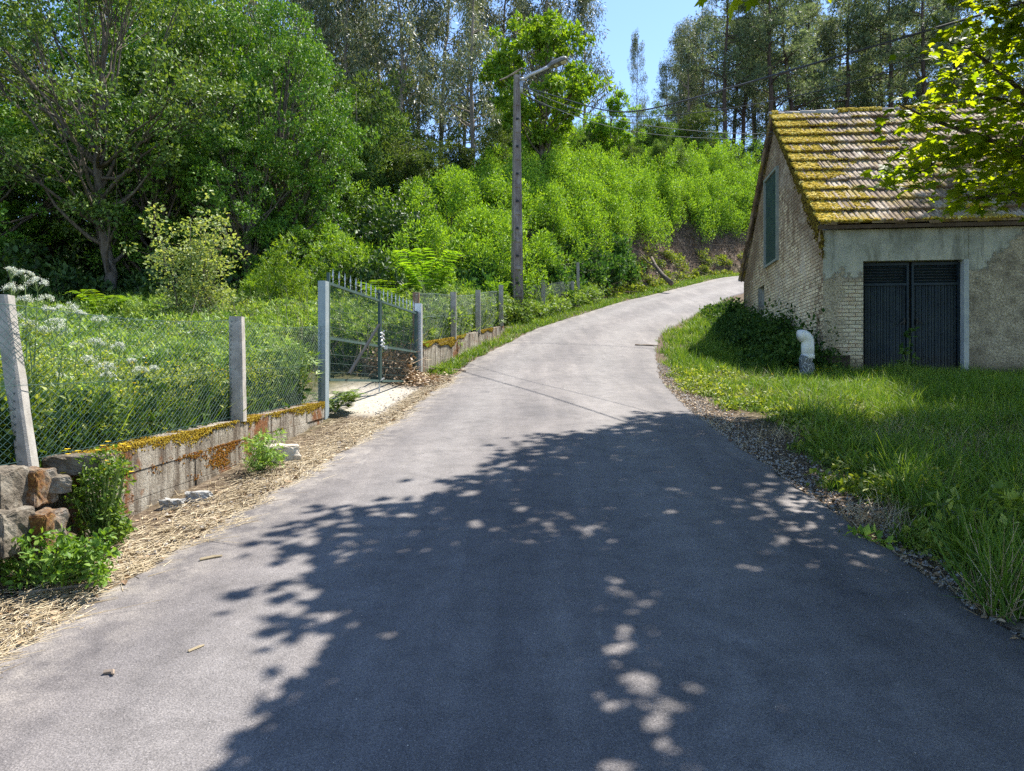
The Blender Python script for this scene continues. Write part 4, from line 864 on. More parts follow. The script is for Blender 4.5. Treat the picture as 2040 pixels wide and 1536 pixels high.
NAMES = {'oak': ('oak_tree', 'oak'), 'alder': ('alder_tree', 'tree'), 'fresh': ('young_maple', 'tree'), 'euc': ('eucalyptus_tree', 'eucalyptus'), 'pine': ('pine_tree', 'pine'), 'acacia': ('acacia_tree', 'acacia'), 'sapling': ('sapling', 'sapling')}
LIB = {}
def lib(kind, v):
    if (kind, v) not in LIB:
        H0 = {'oak': 11, 'alder': 11, 'fresh': 8, 'euc': 18, 'pine': 18, 'acacia': 7, 'sapling': 2.7}[kind]
        LIB[(kind, v)] = (tree_meshes(kind, 100 + v * 7 + len(kind), H0), H0)
    return LIB[(kind, v)]
def tree(kind, v, x, Y, ytop, label, group=None, rz=None, wide=1.0, crown_mat=None, base=None, tilt=0.0):
    (mt, mc), H0 = lib(kind, v)
    X = (x - 1020) / 1500 * Y; zb = float(G(X, Y)) if base is None else base; H = (768 - ytop) / 1500 * Y - zb
    nm, cat = NAMES[kind]
    o = empty(nm, (X, Y, zb), label, cat, group, rz=R.uniform(0, 6.28) if rz is None else rz)
    s = H / H0; o.scale = (s * wide, s * wide, s); o.rotation_euler[1] = tilt
    for n_, me in (('trunk', mt), ('crown', mc)):
        c = bpy.data.objects.new(n_, me); COL.objects.link(c); c.parent = o
    return o

# ------------------------------------------------------------------ the wood
LW = 'leafy trees of the wood on the left'
tree('oak', 0, 555, 23, 2, 'bright green oak with a tall domed crown left of the gate, tallest there', LW, wide=.72)
tree('oak', 1, 400, 25, -35, 'deep green oak behind the pale sapling, its top just out of view', LW, wide=.8)
tree('alder', 0, 205, 20.5, -110, 'airy tree with a pale forked trunk and sky showing through on the left', LW, wide=1.0, rz=.5)
tree('alder', 1, -75, 24, -60, 'thin crowned tree reaching in at the upper left corner', LW, wide=1.0)
tree('oak', 2, 300, 22, 190, 'lower dark green tree between the pale forked tree and the sapling', LW, wide=1.0)
tree('oak', 0, 105, 25, 200, 'dark bushy tree low at the left edge behind the white umbel flowers', LW, wide=1.15, rz=2.)
tree('oak', 1, -60, 21, 160, 'dark tree cut off by the left edge of the view', LW, wide=1.2, rz=4.)
tree('oak', 2, 500, 21.5, 235, 'rounded dark tree standing low in front of the tallest oak', LW, wide=1.0, rz=1.1)
tree('oak', 1, 610, 25, 190, 'half shaded leafy tree at the right end of the leafy group', LW, wide=.75, rz=3.)
for x, Y, yt, v in ((10, 31, 175, 2), (150, 30, 185, 0), (330, 31, -60, 1), (470, 30, -20, 2), (265, 33, -60, 0), (560, 33, 60, 1), (-140, 26, 60, 2), (-260, 24, 20, 1)):
    tree('oak', v, x, Y, yt, 'dark leafy tree at the back of the wood on the left', 'leafy trees at the back of the left wood', wide=1.0)
tree('sapling', 0, 392, 15.5, 440, 'slender many stemmed sapling with pale yellowish new leaves at the meadow edge', wide=1.15)
tree('fresh', 0, 1082, 33.5, 42, 'fresh green maple with a dark forked trunk just right of the lamp pole', wide=.88, rz=.4)
tree('fresh', 1, 1215, 41, 190, 'small bluish green tree under the patch of open sky', wide=.8)
MA = 'olive green acacias on the middle of the slope'
for x, Y, yt, v, w_, lb in ((648, 33, 100, 0, 1.0, 'tallest olive green acacia at the left of the slope'), (715, 31, 165, 1, 1.0, 'olive acacia second from the left on the slope'), (760, 35, 130, 2, .9, 'slim pointed acacia in front of the leaning eucalyptus'),
                            (820, 33, 250, 0, 1.1, 'low rounded acacia below the leaning eucalyptus'), (895, 36, 255, 1, 1.0, 'acacia just left of the bare pale eucalyptus trunk'), (985, 36, 235, 2, 1.0, 'acacia between the bare eucalyptus trunk and the lamp pole'),
                            (1020, 39, 190, 0, 1.0, 'acacia directly behind the lamp pole'), (600, 33, 200, 1, 1.0, 'dark acacia close beside the tallest oak'), (1170, 40, 255, 1, 1.0, 'acacia right of the fresh green maple'), (1245, 40, 270, 2, .9, 'acacia under the isolated thin eucalyptus'), (1330, 42, 262, 0, .9, 'acacia at the right end of the slope'), (1290, 47, 205, 1, 1.0, 'olive acacia filling the foot of the open sky right of the isolated eucalyptus'), (1375, 50, 190, 2, 1.1, 'broad olive acacia under the right rim of the open sky')):
    tree('acacia', v, x, Y, yt, lb, MA, wide=w_)
EU = 'eucalyptus trees on the ridge'
for x, Y, yt, v, w_, lb in ((598, 44, -190, 0, .9, 'eucalyptus with a thin trunk rising just right of the tallest oak'), (640, 46, -160, 1, .8, 'slim eucalyptus against the small gap of sky on the left'), (688, 43, -210, 2, .8, 'eucalyptus with a straight reddish trunk crossing the left sky gap'),
                            (760, 46, -150, 3, 1.0, 'dense dark eucalyptus left of the leaning trunk'), (940, 37, -150, 1, .9, 'eucalyptus with a tall bare pale trunk standing at the top of the thicket'), (880, 45, -120, 0, 1.0, 'full crowned eucalyptus behind the bare pale trunk'),
                            (1000, 48, -130, 2, 1.0, 'grey green eucalyptus above the street lamp arm'), (1080, 47, -170, 3, 1.0, 'eucalyptus rising behind the fresh green maple'), (1165, 48, -60, 1, .85, 'eucalyptus at the left rim of the open sky'),
                            (1270, 50, 62, 0, .5, 'isolated thin eucalyptus alone in the open sky'), (1372, 62, 5, 2, .8, 'eucalyptus at the right rim of the open sky'), (1330, 63, 105, 3, .75, 'shorter eucalyptus beside the isolated thin one'), (1352, 66, 48, 0, .8, 'middle sized eucalyptus between the shorter one and the right rim of the open sky'), (1400, 64, -10, 1, .8, 'tall eucalyptus beside the straight dark pine right of the open sky')):
    tree('euc', v, x, Y, yt, lb, EU, wide=w_)
tree('euc', 2, 805, 41, -170, 'eucalyptus with a leaning trunk and long side branch above the slope', EU, tilt=.09)
for x, Y, yt, v in ((560, 52, -80, 1), (655, 56, -80, 2), (725, 54, -40, 2), (920, 57, -60, 0), (830, 56, -30, 3), (1040, 58, -40, 1), (1110, 57, -20, 2), (500, 50, -120, 3), (430, 48, -140, 0), (350, 50, -120, 2), (270, 49, -60, 1)):
    tree('euc', v, x, Y, yt, 'eucalyptus in the back row of the ridge wood', 'back row eucalyptus trees', wide=.9)
PN = 'pines behind the shed'
for x, Y, yt, v, tl, lb in ((1442, 47, -110, 0, 0, 'straight dark pine left of all pines, its trunk bare down to the thicket'), (1478, 52, -60, 1, 0, 'second pine from the left, close beside the straight one'), (1535, 46, -160, 2, .03, 'thick pine trunk just left of the shed ridge end'),
                            (1560, 55, -70, 3, 0, 'thin pine directly above the shed ridge end'), (1592, 49, -140, 1, .12, 'pine leaning to the right above the left half of the roof'), (1640, 54, -90, 0, .05, 'slightly leaning pine right of the strongly leaning one'),
                            (1690, 52, -110, 2, 0, 'pine above the middle of the mossy roof'), (1742, 56, -60, 3, 0, 'thin pine between the roof middle and the maple branches'), (1775, 50, -150, 0, 0, 'dark pine left of the maple branch tip'),
                            (1852, 47, -170, 1, 0, 'straight pine seen just above the upper maple branch'), (1905, 50, -140, 2, .04, 'pine behind the maple leaves near the right edge'), (1955, 53, -120, 3, 0, 'pine at the right edge behind the maple leaves')):
    tree('pine', v, x, Y + 13, yt, lb, PN, tilt=tl)
for i, (x, Y, yt, v) in enumerate(((1400, 58, 40, 3), (1425, 63, 20, 2), (1460, 60, -20, 1), (1505, 62, -30, 0), (1540, 66, 10, 3), (1580, 62, 0, 2), (1615, 64, -20, 1), (1665, 66, -10, 0), (1710, 62, -30, 3), (1760, 66, 0, 2), (1810, 60, -30, 1), (1835, 66, -10, 0), (1880, 63, -40, 3), (1930, 66, -20, 2), (1990, 60, -40, 1), (2040, 55, -60, 0), (2110, 50, -60, 2), (2200, 50, -60, 3), (1385, 66, 90, 0), (1350, 68, 110, 1))):
    tree('pine', v, x, Y + 15, yt, 'slim pine far back in the wood behind the shed', 'pines far back behind the shed')
for x, Y, yt, v in ((1500, 57, 60, 1), (1620, 58, 90, 3), (1730, 59, 60, 0), (1830, 56, 80, 2), (1900, 57, 60, 1)):
    tree('euc', v, x, Y + 14, yt, 'grey green eucalyptus half hidden among the pines', 'eucalyptus among the pines', wide=.8)

# ------------------------------------------------------------------ thicket, undergrowth (uncountable)
def shrubs(name, mat, C, rad, lobes, per, size, tpl, label, cat, axup=.6, lobe_r=(.22, .42), tall=1.0, stems=True):
    """many shrubs grown as one mass: lobes on the upper side of each shrub, upright shoots, leaves"""
    n = len(C); idx = np.repeat(np.arange(n), lobes); m = len(idx)
    d = rand_dirs(m, .55); d[:, 2] = np.abs(d[:, 2]) * .95 + .05
    f = R.uniform(.45, 1.05, m)[:, None]; c = C[idx] + d * f * rad[idx]
    lr = R.uniform(*lobe_r, m)[:, None] * np.minimum(1, rad[idx].mean(1))[:, None] * [1, 1, 1.2 * tall]
    g = Geo(); cloud(g, c, lr, per, size, tpl, .5, .6, axup=axup, shell=.3)
    o = tag(g.build(name, mat), label, cat, kind='stuff')
    if stems:
        gs = Geo(); gs.tubes(C[idx] + R.normal(0, .08, (m, 3)), c, .013, .004, 3); return o, gs
    return o
Xs, Ys = R.uniform(-11, 24, 16000), R.uniform(21.5, 52, 16000)
h, d = hill(Xs, Ys); ok = (d > 1.8 + .9 * sstep(Ys, 26, 30)) & (d < 13) & (Ys - 21.5 > (-.9) * (Xs + 3) * (Xs < -3) * .35)
Xs, Ys, d = Xs[ok], Ys[ok], d[ok]
sel = []
for i in range(len(Xs)):                                      # keep them apart
    if all((Xs[i] - Xs[j]) ** 2 + (Ys[i] - Ys[j]) ** 2 > 1.12 ** 2 for j in sel): sel.append(i)
    if len(sel) >= 560: break
C = np.stack([Xs[sel], Ys[sel], G(Xs[sel], Ys[sel])], -1); rr = R.uniform(.85, 1.25, len(C)); hh = R.uniform(.9, 2.5, len(C)) * (1.0 + .65 * sstep(C[:, 0], 1, 9))
o, gs = shrubs('acacia_thicket', MT['acacia'], C, np.stack([rr, rr, hh], -1), 21, 165, .115, FINE, 'bright yellow green thicket of young acacia covering the bank above the road', 'thicket', axup=.35, tall=1.15, lobe_r=(.18, .42))
tag(gs.build('thicket_stems', MT['bark']), 'bare brown stems under the bright acacia thicket on the bank', 'stems', kind='stuff')
n = 80; Y = R.uniform(29, 47, n); X = XL(Y) - R.uniform(2.3, 5.0, n) * np.sqrt(1 + ((XL(Y + .5) - XL(Y - .5)) ** 2)); C = np.stack([X, Y, G(X, Y) - .2], -1)
o, gs = shrubs('bank_acacia', MT['acacia'], C, np.stack([R.uniform(.9, 1.3, n)] * 2 + [R.uniform(1.2, 2.2, n)], -1), 18, 150, .115, FINE, 'lower fringe of the acacia thicket hanging over the cut bank', 'thicket', axup=.5, tall=1.6)
# bushes at the foot, darker, behind the far fences
n = 70; t = R.uniform(0, 1, n); Y = 20 + 13 * t; X = XL(Y) - R.uniform(1.5, 2.8, n) - .2 * (Y < 24); C = np.stack([X, Y, G(X, Y) - .1], -1)
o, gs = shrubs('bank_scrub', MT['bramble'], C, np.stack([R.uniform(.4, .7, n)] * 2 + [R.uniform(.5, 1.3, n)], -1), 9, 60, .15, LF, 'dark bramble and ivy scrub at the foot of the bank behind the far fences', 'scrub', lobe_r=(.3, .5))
# undergrowth of the left wood
n = 330; X = R.uniform(-21, -3.2, n); Y = R.uniform(17.5, 31, n); ok = (Y > 18.2 + .12 * (X + 21)) ; X, Y = X[ok], Y[ok]; n = len(X); C = np.stack([X, Y, G(X, Y) - .2], -1)
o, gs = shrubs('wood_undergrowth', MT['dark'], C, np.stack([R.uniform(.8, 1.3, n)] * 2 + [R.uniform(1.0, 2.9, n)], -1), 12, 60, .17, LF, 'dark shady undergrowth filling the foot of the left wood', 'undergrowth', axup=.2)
tag(gs.build('undergrowth_stems', MT['bark']), 'thin dark stems standing in the undergrowth of the left wood', 'stems', kind='stuff')
# acacia shrubs in front of the wood near the gate
for x, Y, yt, w_, lb in ((570, 18.5, 455, .85, 'feathery yellow green acacia shrub standing alone left of the gate'), (655, 20.5, 430, 1.1, 'feathery acacia shrub right behind the gate spear points'), (520, 19.5, 520, .8, 'small feathery acacia shrub in the shade left of the gate')):
    X = (x - 1020) / 1500 * Y; zb = float(G(X, Y)); H = (768 - yt) / 1500 * Y - zb; n = 3
    o = empty('acacia_shrub', (X, Y, zb), lb, 'shrub', 'feathery shrubs by the gate'); k = 46
    dd_ = rand_dirs(k, .5); dd_[:, 2] = np.abs(dd_[:, 2]); c = dd_ * R.uniform(.35, .95, (k, 1)) * [H * .38 * w_, H * .38 * w_, H * .92]
    Geo().tubes(np.zeros((k, 3)) + R.normal(0, .05, (k, 3)), c, .014, .004, 3).build('stems', MT['bark'], o)
    gg = Geo(); cloud(gg, c, np.array([.3, .3, .36]), 100, .15, SPRIG, .5, .6, axup=.7, shell=.3); gg.build('foliage', MT['acacia'], o)
n = 90; Y = R.uniform(27, 44, n); X = XL(Y) - R.uniform(.9, 2.6, n); C = np.stack([X, Y, G(X, Y) - .05], -1)
shrubs('bank_weeds', MT['herb'], C, np.stack([R.uniform(.2, .5, n)] * 2 + [R.uniform(.15, .5, n)], -1), 8, 50, .09, LF, 'green weeds scattered over the foot of the bare bank', 'weeds')
# fill behind the ridge so the wood has depth
n = 340; Y = R.uniform(38, 78, n); X = R.uniform(-16, 52, n); h, d = hill(X, Y); ok = (d > 8) | (X > XR(Y) + 3); X, Y = X[ok], Y[ok]; n = len(X); C = np.stack([X, Y, G(X, Y) - .2], -1)
o, gs = shrubs('ridge_undergrowth', MT['acacia_dark'], C, np.stack([R.uniform(1.2, 2., n)] * 2 + [R.uniform(1.4, 3.2, n)], -1), 12, 42, .3, SPRIG, 'olive green undergrowth between the trunks on the ridge', 'undergrowth')

# ------------------------------------------------------------------ grass, meadow, straw
def blades(g, X, Y, h, w_, lean=.35, z=None, curl=1.0):
    n = len(X); z = G(X, Y) if z is None else z
    ax = nrm(np.stack([R.normal(0, lean, n), R.normal(0, lean, n), np.ones(n)], -1)); nn = rand_dirs(n); nn[:, 2] *= .2
    sc = np.stack([w_, h, h * curl], -1); return g.place(BLADE[0], BLADE[1], np.stack([X, Y, z - .01], -1), ax, nn, sc)
# right verge
def soilmask(X, Y):
    u = X - XR(Y); e = .46 + .34 * wob(X * 1.5, Y * 1.5, 1.5, 3) + .45 * np.exp(-((Y - 9.2) / 1.6) ** 2) - .22 * sstep(Y, 11, 13)
    p = np.exp(-(((X - 4.6) / 1.3) ** 2 + ((Y - 9.4) / .9) ** 2)) + .8 * np.exp(-(((X - 5.6) / .5) ** 2 + ((Y - 6.9) / .45) ** 2))
    return sstep(u, e - .18, e + .22) * (1 - .85 * np.clip(p, 0, 1))
g = Geo()
for n, ya, yb, dens, hw in ((370000, 2.2, 9, 1, 1.0), (250000, 9, 17.5, 1, 1.5), (60000, 17.5, 34, 1, 2.4)):
    Y = R.uniform(ya, yb, n); X = XR(Y) + R.uniform(0, 1, n) * (np.minimum(.75 * Y + 3, 11) - XR(Y) if ya < 17 else 3.2)
    if ya >= 9: 
        l = 6.61 + .107 * (Y - 16); ok = (Y < 15.75 - (X - 6.6) * .107) | (X < l - .05); X, Y = X[ok], Y[ok]
    dn = soilmask(X, Y) * np.clip(.5 + .75 * wob(X * 1.2, Y * 1.2, 1.6, 8) + .35 * wob(X * 4, Y * 4, 1.3, 5), .06, 1)
    ok = R.uniform(0, 1, len(X)) < dn; X, Y = X[ok], Y[ok]
    tall = np.exp(-(((X - 7.6) / 2.4) ** 2 + ((Y - 11.5) / 3.2) ** 2)) * .26 + .14 * np.exp(-((X - 3.2) / .8) ** 2) * (Y < 5.5) + .12 * sstep(Y, 14.2, 15.4)
    h = (.065 + .12 * np.clip(wob(X * 2, Y * 2, 1.8, 5), 0, 1) + tall * .85) * R.uniform(.5, 1.5, len(X))
    blades(g, X, Y, h, R.uniform(.004, .009, len(X)) * hw, .42, curl=.9)
# tufts with longer arching blades
tx, ty = [], []
for _ in range(300):
    Y = R.uniform(2.9, 14); X = XR(Y) + R.uniform(.3, 1) ** 1.3 * (min(.72 * Y, 9) - XR(Y)) + .15
    if soilmask(X, Y) > .3: tx.append(X); ty.append(Y)
for X, Y in zip(tx, ty):
    n = 45; r_ = R.uniform(.03, .09); blades(g, X + R.normal(0, r_, n), Y + R.normal(0, r_, n), R.uniform(.15, .42, n), R.uniform(.006, .011, n), .5, curl=1.6)
tag(g.build('verge_grass', MT['grass']), 'green grass growing between the right road edge and the shed', 'grass', kind='stuff')
g = Geo(); n = 34000; Y = R.uniform(2.8, 15, n); X = XR(Y) + R.uniform(0, 1, n) * (np.minimum(.75 * Y, 9) - XR(Y)); ok = wob(X, Y, 1.1, 4) + R.uniform(-.3, .3, n) > .2; X, Y = X[ok], Y[ok]
blades(g, X, Y, R.uniform(.06, .3, len(X)), R.uniform(.003, .007, len(X)), .7); tag(g.build('dry_grass', MT['drygrass']), 'straw coloured dead grass stalks mixed into the right verge', 'dry grass', kind='stuff')
# low broad leaved weeds in the verge
g = Geo(); n = 1500; Y = R.uniform(2.8, 15.4, n); X = XR(Y) + .25 + R.uniform(0, 1, n) ** 1.2 * (np.minimum(.75 * Y, 9) - XR(Y)); ok = (soilmask(X, Y) > .15) & (wob(X, Y, 1.4, 9) > -.25); X, Y = X[ok], Y[ok]
C = np.stack([X, Y, G(X, Y) + .03 + .05 * R.random(len(X))], -1); cloud(g, C, (.13, .13, .07), 26, .055, LF2, .2, 1.2, shell=.2)
tag(g.build('verge_weeds', MT['herb']), 'low broad leaved weeds scattered through the right verge grass', 'weeds', kind='stuff')
# brambles piled against the gable
n = 120; s = R.uniform(-.4, 9.5, n); o_ = R.uniform(.1, 1.5, n) * (1 - .35 * sstep(s, 4, 9)); X = 6.61 + .107 * s - o_; Y = 16 + s; ok = (X > XR(Y) + .45); X, Y, o_ = X[ok], Y[ok], o_[ok]; n = len(X)
C = np.stack([X, Y, G(X, Y) - .1], -1); hh = np.clip(1.1 - .6 * o_, .2, 1) * R.uniform(.45, 1.15, n) * (1 - .5 * sstep(Y, 19, 23))
o, gs = shrubs('bramble_heap', MT['bramble'], C, np.stack([R.uniform(.3, .5, n)] * 2 + [hh], -1), 12, 70, .09, LF2, 'dark brambles heaped against the gable wall of the shed', 'brambles', axup=.1, lobe_r=(.4, .7))
g = Geo(); s = R.uniform(0, 1, 700); p0 = np.stack([6.5 - .5 * R.random(700), 16 + 2.2 * s, .6 + .9 * R.random(700)], -1)
# left strip beyond the gate, and below the near wall
g = Geo(); n = 70000; Y = R.uniform(14.2, 44, n); u = R.uniform(.02, 1.5, n); X = XL(Y) - u; ok = (u < .55 + .8 * sstep(Y, 20, 23) + .1 * wob(X, Y, 3)) & (R.uniform(0, 1, n) < .45 + .5 * wob(X * 2, Y * 2, 1, 3)); X, Y = X[ok], Y[ok]
blades(g, X, Y, R.uniform(.06, .2, len(X)), R.uniform(.01, .018, len(X)), .5)
tag(g.build('roadside_grass', MT['grass']), 'thin band of short grass along the left road edge up the slope', 'grass', kind='stuff')
# meadow behind the near fence
g = Geo(); n = 150000; Y = R.uniform(3.3, 20, n) ** 1.0; X = XW(Y) - .2 - R.uniform(0, 1, n) * (.75 * Y + 1 - 2.2); ok = (X > -.74 * Y - .5) & ~((Y > 9.4) & (Y < 14.2) & (X > -3.6 - .0 * Y)); X, Y = X[ok], Y[ok]
h = R.uniform(.2, .6, len(X)) * (.75 + .35 * wob(X, Y, 1.1, 2) + .06 * Y * .6)
blades(g, X, Y, h, R.uniform(.006, .012, len(X)) * (1 + Y * .04), .3, curl=.7)
tag(g.build('meadow_grass', MT['grass']), 'tall meadow grass behind the near chain link fence', 'grass', kind='stuff')
def field_pts(n, y0, y1):
    Y = R.uniform(y0, y1, n); X = XW(Y) - .25 - R.uniform(0, 1, n) * (.72 * Y - 1.6); ok = ~((Y > 9.3) & (Y < 14.4) & (X > -3.9)); return X[ok], Y[ok]
g = Geo(); X, Y = field_pts(6500, 3.6, 20); hz = np.clip(.28 + .035 * Y + .16 * wob(X, Y, 1.2, 6), .15, 1.1); C = np.stack([X, Y, G(X, Y) + hz * R.uniform(.3, 1.0, len(X))], -1)
cloud(g, C, (.16, .16, .12), 46, .048, LF, .3, 1.1, shell=.2, axup=.3)
tag(g.build('meadow_herbs', MT['herb']), 'mass of leafy herbs filling the meadow behind the near fence', 'herbs', kind='stuff')
g = Geo(); X, Y = field_pts(2200, 9, 21); hz = np.clip(.35 + .035 * Y + .2 * wob(X, Y, 1, 3), .15, 1.3); C = np.stack([X, Y, G(X, Y) + hz * R.uniform(.4, 1.0, len(X))], -1)
cloud(g, C, (.3, .3, .16), 50, .16, SPRIG, .2, 1.0, shell=.2)
n = 500; Y = R.uniform(13.8, 22.5, n); X = XW(Y) - .25 - R.uniform(0, 3.5, n); C = np.stack([X, Y, G(X, Y) + R.uniform(.1, .75, n)], -1); cloud(g, C, (.3, .3, .2), 60, .16, SPRIG, .2, 1.0, shell=.2)
n = 160; Y = R.uniform(22.5, 29, n); X = XL(Y) - R.uniform(.8, 1.5, n); C = np.stack([X, Y, G(X, Y) + R.uniform(.1, .45, n)], -1); cloud(g, C, (.3, .3, .2), 60, .15, SPRIG, .2, 1.0, shell=.2)
tag(g.build('bracken', MT['fern']), 'pale green bracken behind the gate and the netting fences', 'bracken', kind='stuff')
g = Geo(); Y = R.uniform(3.7, 9.3, 260); X = XW(Y) - .22 - np.abs(R.normal(0, .5, 260)); C = np.stack([X, Y, G(X, Y) + R.uniform(.05, .36, 260)], -1)
cloud(g, C, (.17, .17, .13), 30, .085, LF2, .4, .8, shell=.3)
A = C[::4] + R.normal(0, .05, (len(C[::4]), 3)); g.tubes(A, A + R.normal(0, .35, A.shape) * [1, 1.3, .5], .003, .002, 4)
tag(g.build('meadow_brambles', MT['bramble']), 'dark bramble shoots along the inside of the near fence', 'brambles', kind='stuff')
# dead stalks at the back of the meadow and behind the gate
g = Geo(); n = 900; Y = R.uniform(13.5, 18.5, n); X = R.uniform(-6.3, -2.0, n) - (Y - 14) * .12; A = np.stack([X, Y, G(X, Y)], -1); dr = nrm(R.normal(0, .55, (n, 3)) + [0, 0, 1]); ln = R.uniform(.4, 1.5, n)[:, None]; M_ = A + dr * ln * .6; B = M_ + nrm(dr + R.normal(0, .45, (n, 3))) * ln * .5
g.tubes(A, M_, .008, .005, 3); g.tubes(M_, B, .005, .002, 3)
tag(g.build('dead_stalks', MT['twig']), 'tangle of bare grey brown stalks at the back of the meadow left of the gate', 'dead stalks', kind='stuff')
g = Geo(); n = 260; Y = R.uniform(13.4, 15.2, n); X = -.126 * Y - R.uniform(.15, .75, n); C = np.stack([X, Y, G(X, Y) + R.uniform(.02, .38, n)], -1); B = C + R.normal(0, .35, (n, 3)); g.tubes(C, B, .007, .003, 3)
cloud(g, C[:160], (.2, .2, .15), 20, .09, LF, .3, .5); tag(g.build('brush_pile', MT['litter']), 'pile of cut brown brushwood behind the far gate leaf', 'brush pile', kind='stuff')
# small flowers in the meadow and by the shed
def dots(name, mat, X, Y, z, size, label, per=5):
    g = Geo(); n = len(X); C = np.stack([X, Y, z], -1); idx = np.repeat(np.arange(n), per); a = R.uniform(0, 6.28, n * per); ax = np.stack([np.cos(a), np.sin(a), R.uniform(-.1, .5, n * per)], -1)
    g.place(LF[0], LF[1], C[idx], ax, np.tile([0, 0, 1.], (n * per, 1)) + R.normal(0, .3, (n * per, 3)), size * R.uniform(.8, 1.2, n * per)); return tag(g.build(name, mat), label, 'flowers', kind='stuff')
X, Y = field_pts(330, 5, 12); ok = X > -4.6; X, Y = X[ok], Y[ok]; dots('yellow_meadow_flowers', MT['yellow'], X, Y, G(X, Y) + R.uniform(.4, .75, len(X)), .022, 'small yellow flowers dotted through the meadow near the fence')
X, Y = field_pts(700, 4.5, 13); ok = (X < -3.1) & (wob(X, Y, 1, 2) > -.1); X, Y = X[ok], Y[ok]; dots('white_meadow_flowers', MT['white'], X, Y, G(X, Y) + R.uniform(.55, .9, len(X)) * (.6 + .05 * Y), .028, 'small white flower heads dotted through the left meadow', 7)
n = 60; X = R.normal(6.5, .8, n); Y = 15.25 - R.random(n) * 1.1; dots('yellow_verge_flowers', MT['yellow'], X, Y, G(X, Y) + R.uniform(.12, .3, n), .022, 'small yellow flowers in the grass in front of the shed')
# straw and leaf litter along the left edge
g = Geo(); n = 21000; Y = R.uniform(2.4, 15, n); hwid = (XL(Y) - XW(Y)); X = XL(Y) + .10 - np.abs(R.normal(0, .5, n)) * np.clip(hwid, .3, .75) + .16 * wob(Y * 3, Y, 1, 4) + .06 * wob(Y * 11, Y, 1, 1) + .22 * (R.random(n) < .04) * R.random(n)
ok = (X > XW(Y) + .02) & ~((Y > 9.6) & (Y < 13.2) & (X < XL(Y) - .25)); X, Y = X[ok], Y[ok]; n = len(X)
z = np.maximum(G(X, Y), rY(Y) * (X > XL(Y) - .02) + -9 * (X <= XL(Y) - .02)) + R.uniform(.004, .05, n) * np.clip((XL(Y) + .1 - X) / .3, .15, 1)
a = R.normal(1.45, .7, n); ln = R.uniform(.03, .17, n) * (1 + 1.3 * (R.random(n) < .10)); dv = np.stack([np.cos(a) * ln, np.sin(a) * ln, np.clip(R.normal(0, .12, n), -.2, .3) * ln], -1)
A = np.stack([X, Y, z], -1); g.tubes(A, A + dv, R.uniform(.0008, .0026, n), .0008, 3)
tag(g.build('dry_straw', MT['drygrass']), 'band of pale dry straw between the left road edge and the slab wall', 'straw', kind='stuff')
def litter(name, X, Y, size, mat, label, zoff=.012, cat='leaf litter'):
    g = Geo(); n = len(X); inside = (X > XL(Y)) & (X < XR(Y)); z = np.where(inside, rY(Y) + .004, G(X, Y)) + R.uniform(.2, 1.2, n) * zoff
    a = R.uniform(0, 6.28, n); g.place(LF2[0], LF2[1], np.stack([X, Y, z], -1), np.stack([np.cos(a), np.sin(a), R.normal(0, .2, n)], -1), np.tile([0, 0, 1.], (n, 1)) + R.normal(0, .35, (n, 3)), size * R.uniform(.5, 1.3, n)); return tag(g.build(name, mat), label, cat, kind='stuff')
n = 1500; Y = R.uniform(2.5, 16, n); X = XL(Y) + .05 - np.abs(R.normal(0, .35, n)); ok = (X > XW(Y) + .02) & ~((Y > 9.7) & (Y < 13) & (X < XL(Y) - .2)); litter('dry_leaves', X[ok], Y[ok], .05, MT['litter'], 'brown dead leaves in the straw along the left road edge')
n = 700; X = R.normal(-1.75, .25, n); Y = R.normal(13.5, .35, n); ok = X < XL(Y) + .1; litter('leaf_heap', X[ok], Y[ok], .07, MT['litter'], 'heap of brown leaves at the foot of the far gate post', .1)
n = 5200; Y = R.uniform(2.6, 15, n); X = XR(Y) + np.abs(R.normal(0, .42, n)) * (1 + .6 * np.exp(-((Y - 9.2) / 1.6) ** 2)) - .03; litter('verge_leaves', X, Y, .035, MT['litter'], 'brown dead leaves on the bare soil of the right road edge')
n = 2500; Y = R.uniform(26, 44, n); X = XL(Y) - R.uniform(.9, 4.5, n); litter('bank_litter', X, Y, .14, MT['litter'], 'pale dead leaves and cut brush on the bare bank', .12)
g = Geo(); n = 1500; Y = R.uniform(25, 45, n); X = XL(Y) - R.uniform(1.2, 4.2, n); A = np.stack([X, Y, G(X, Y) + .05], -1); B = A + nrm(R.normal(0, .7, (n, 3)) + [.2, -.3, .1]) * R.uniform(.3, 1.2, n)[:, None]; g.tubes(A, B, .012, .005, 3)
n = 1600; Y = R.uniform(28, 45, n); d_ = R.uniform(2.6, 4.6, n); X = XL(Y) - d_ * 1.2; A = np.stack([X, Y, G(X, Y) + .5], -1); B = A + R.normal(0, .12, (n, 3)) + np.stack([R.uniform(.1, .5, n), -R.uniform(.1, .3, n), -R.uniform(.5, 1.6, n)], -1); g.tubes(A, B, .010, .004, 3)
tag(g.build('hanging_roots', MT['bark']), 'brown roots and dead stems hanging over the cut bank beside the road', 'roots', kind='stuff')
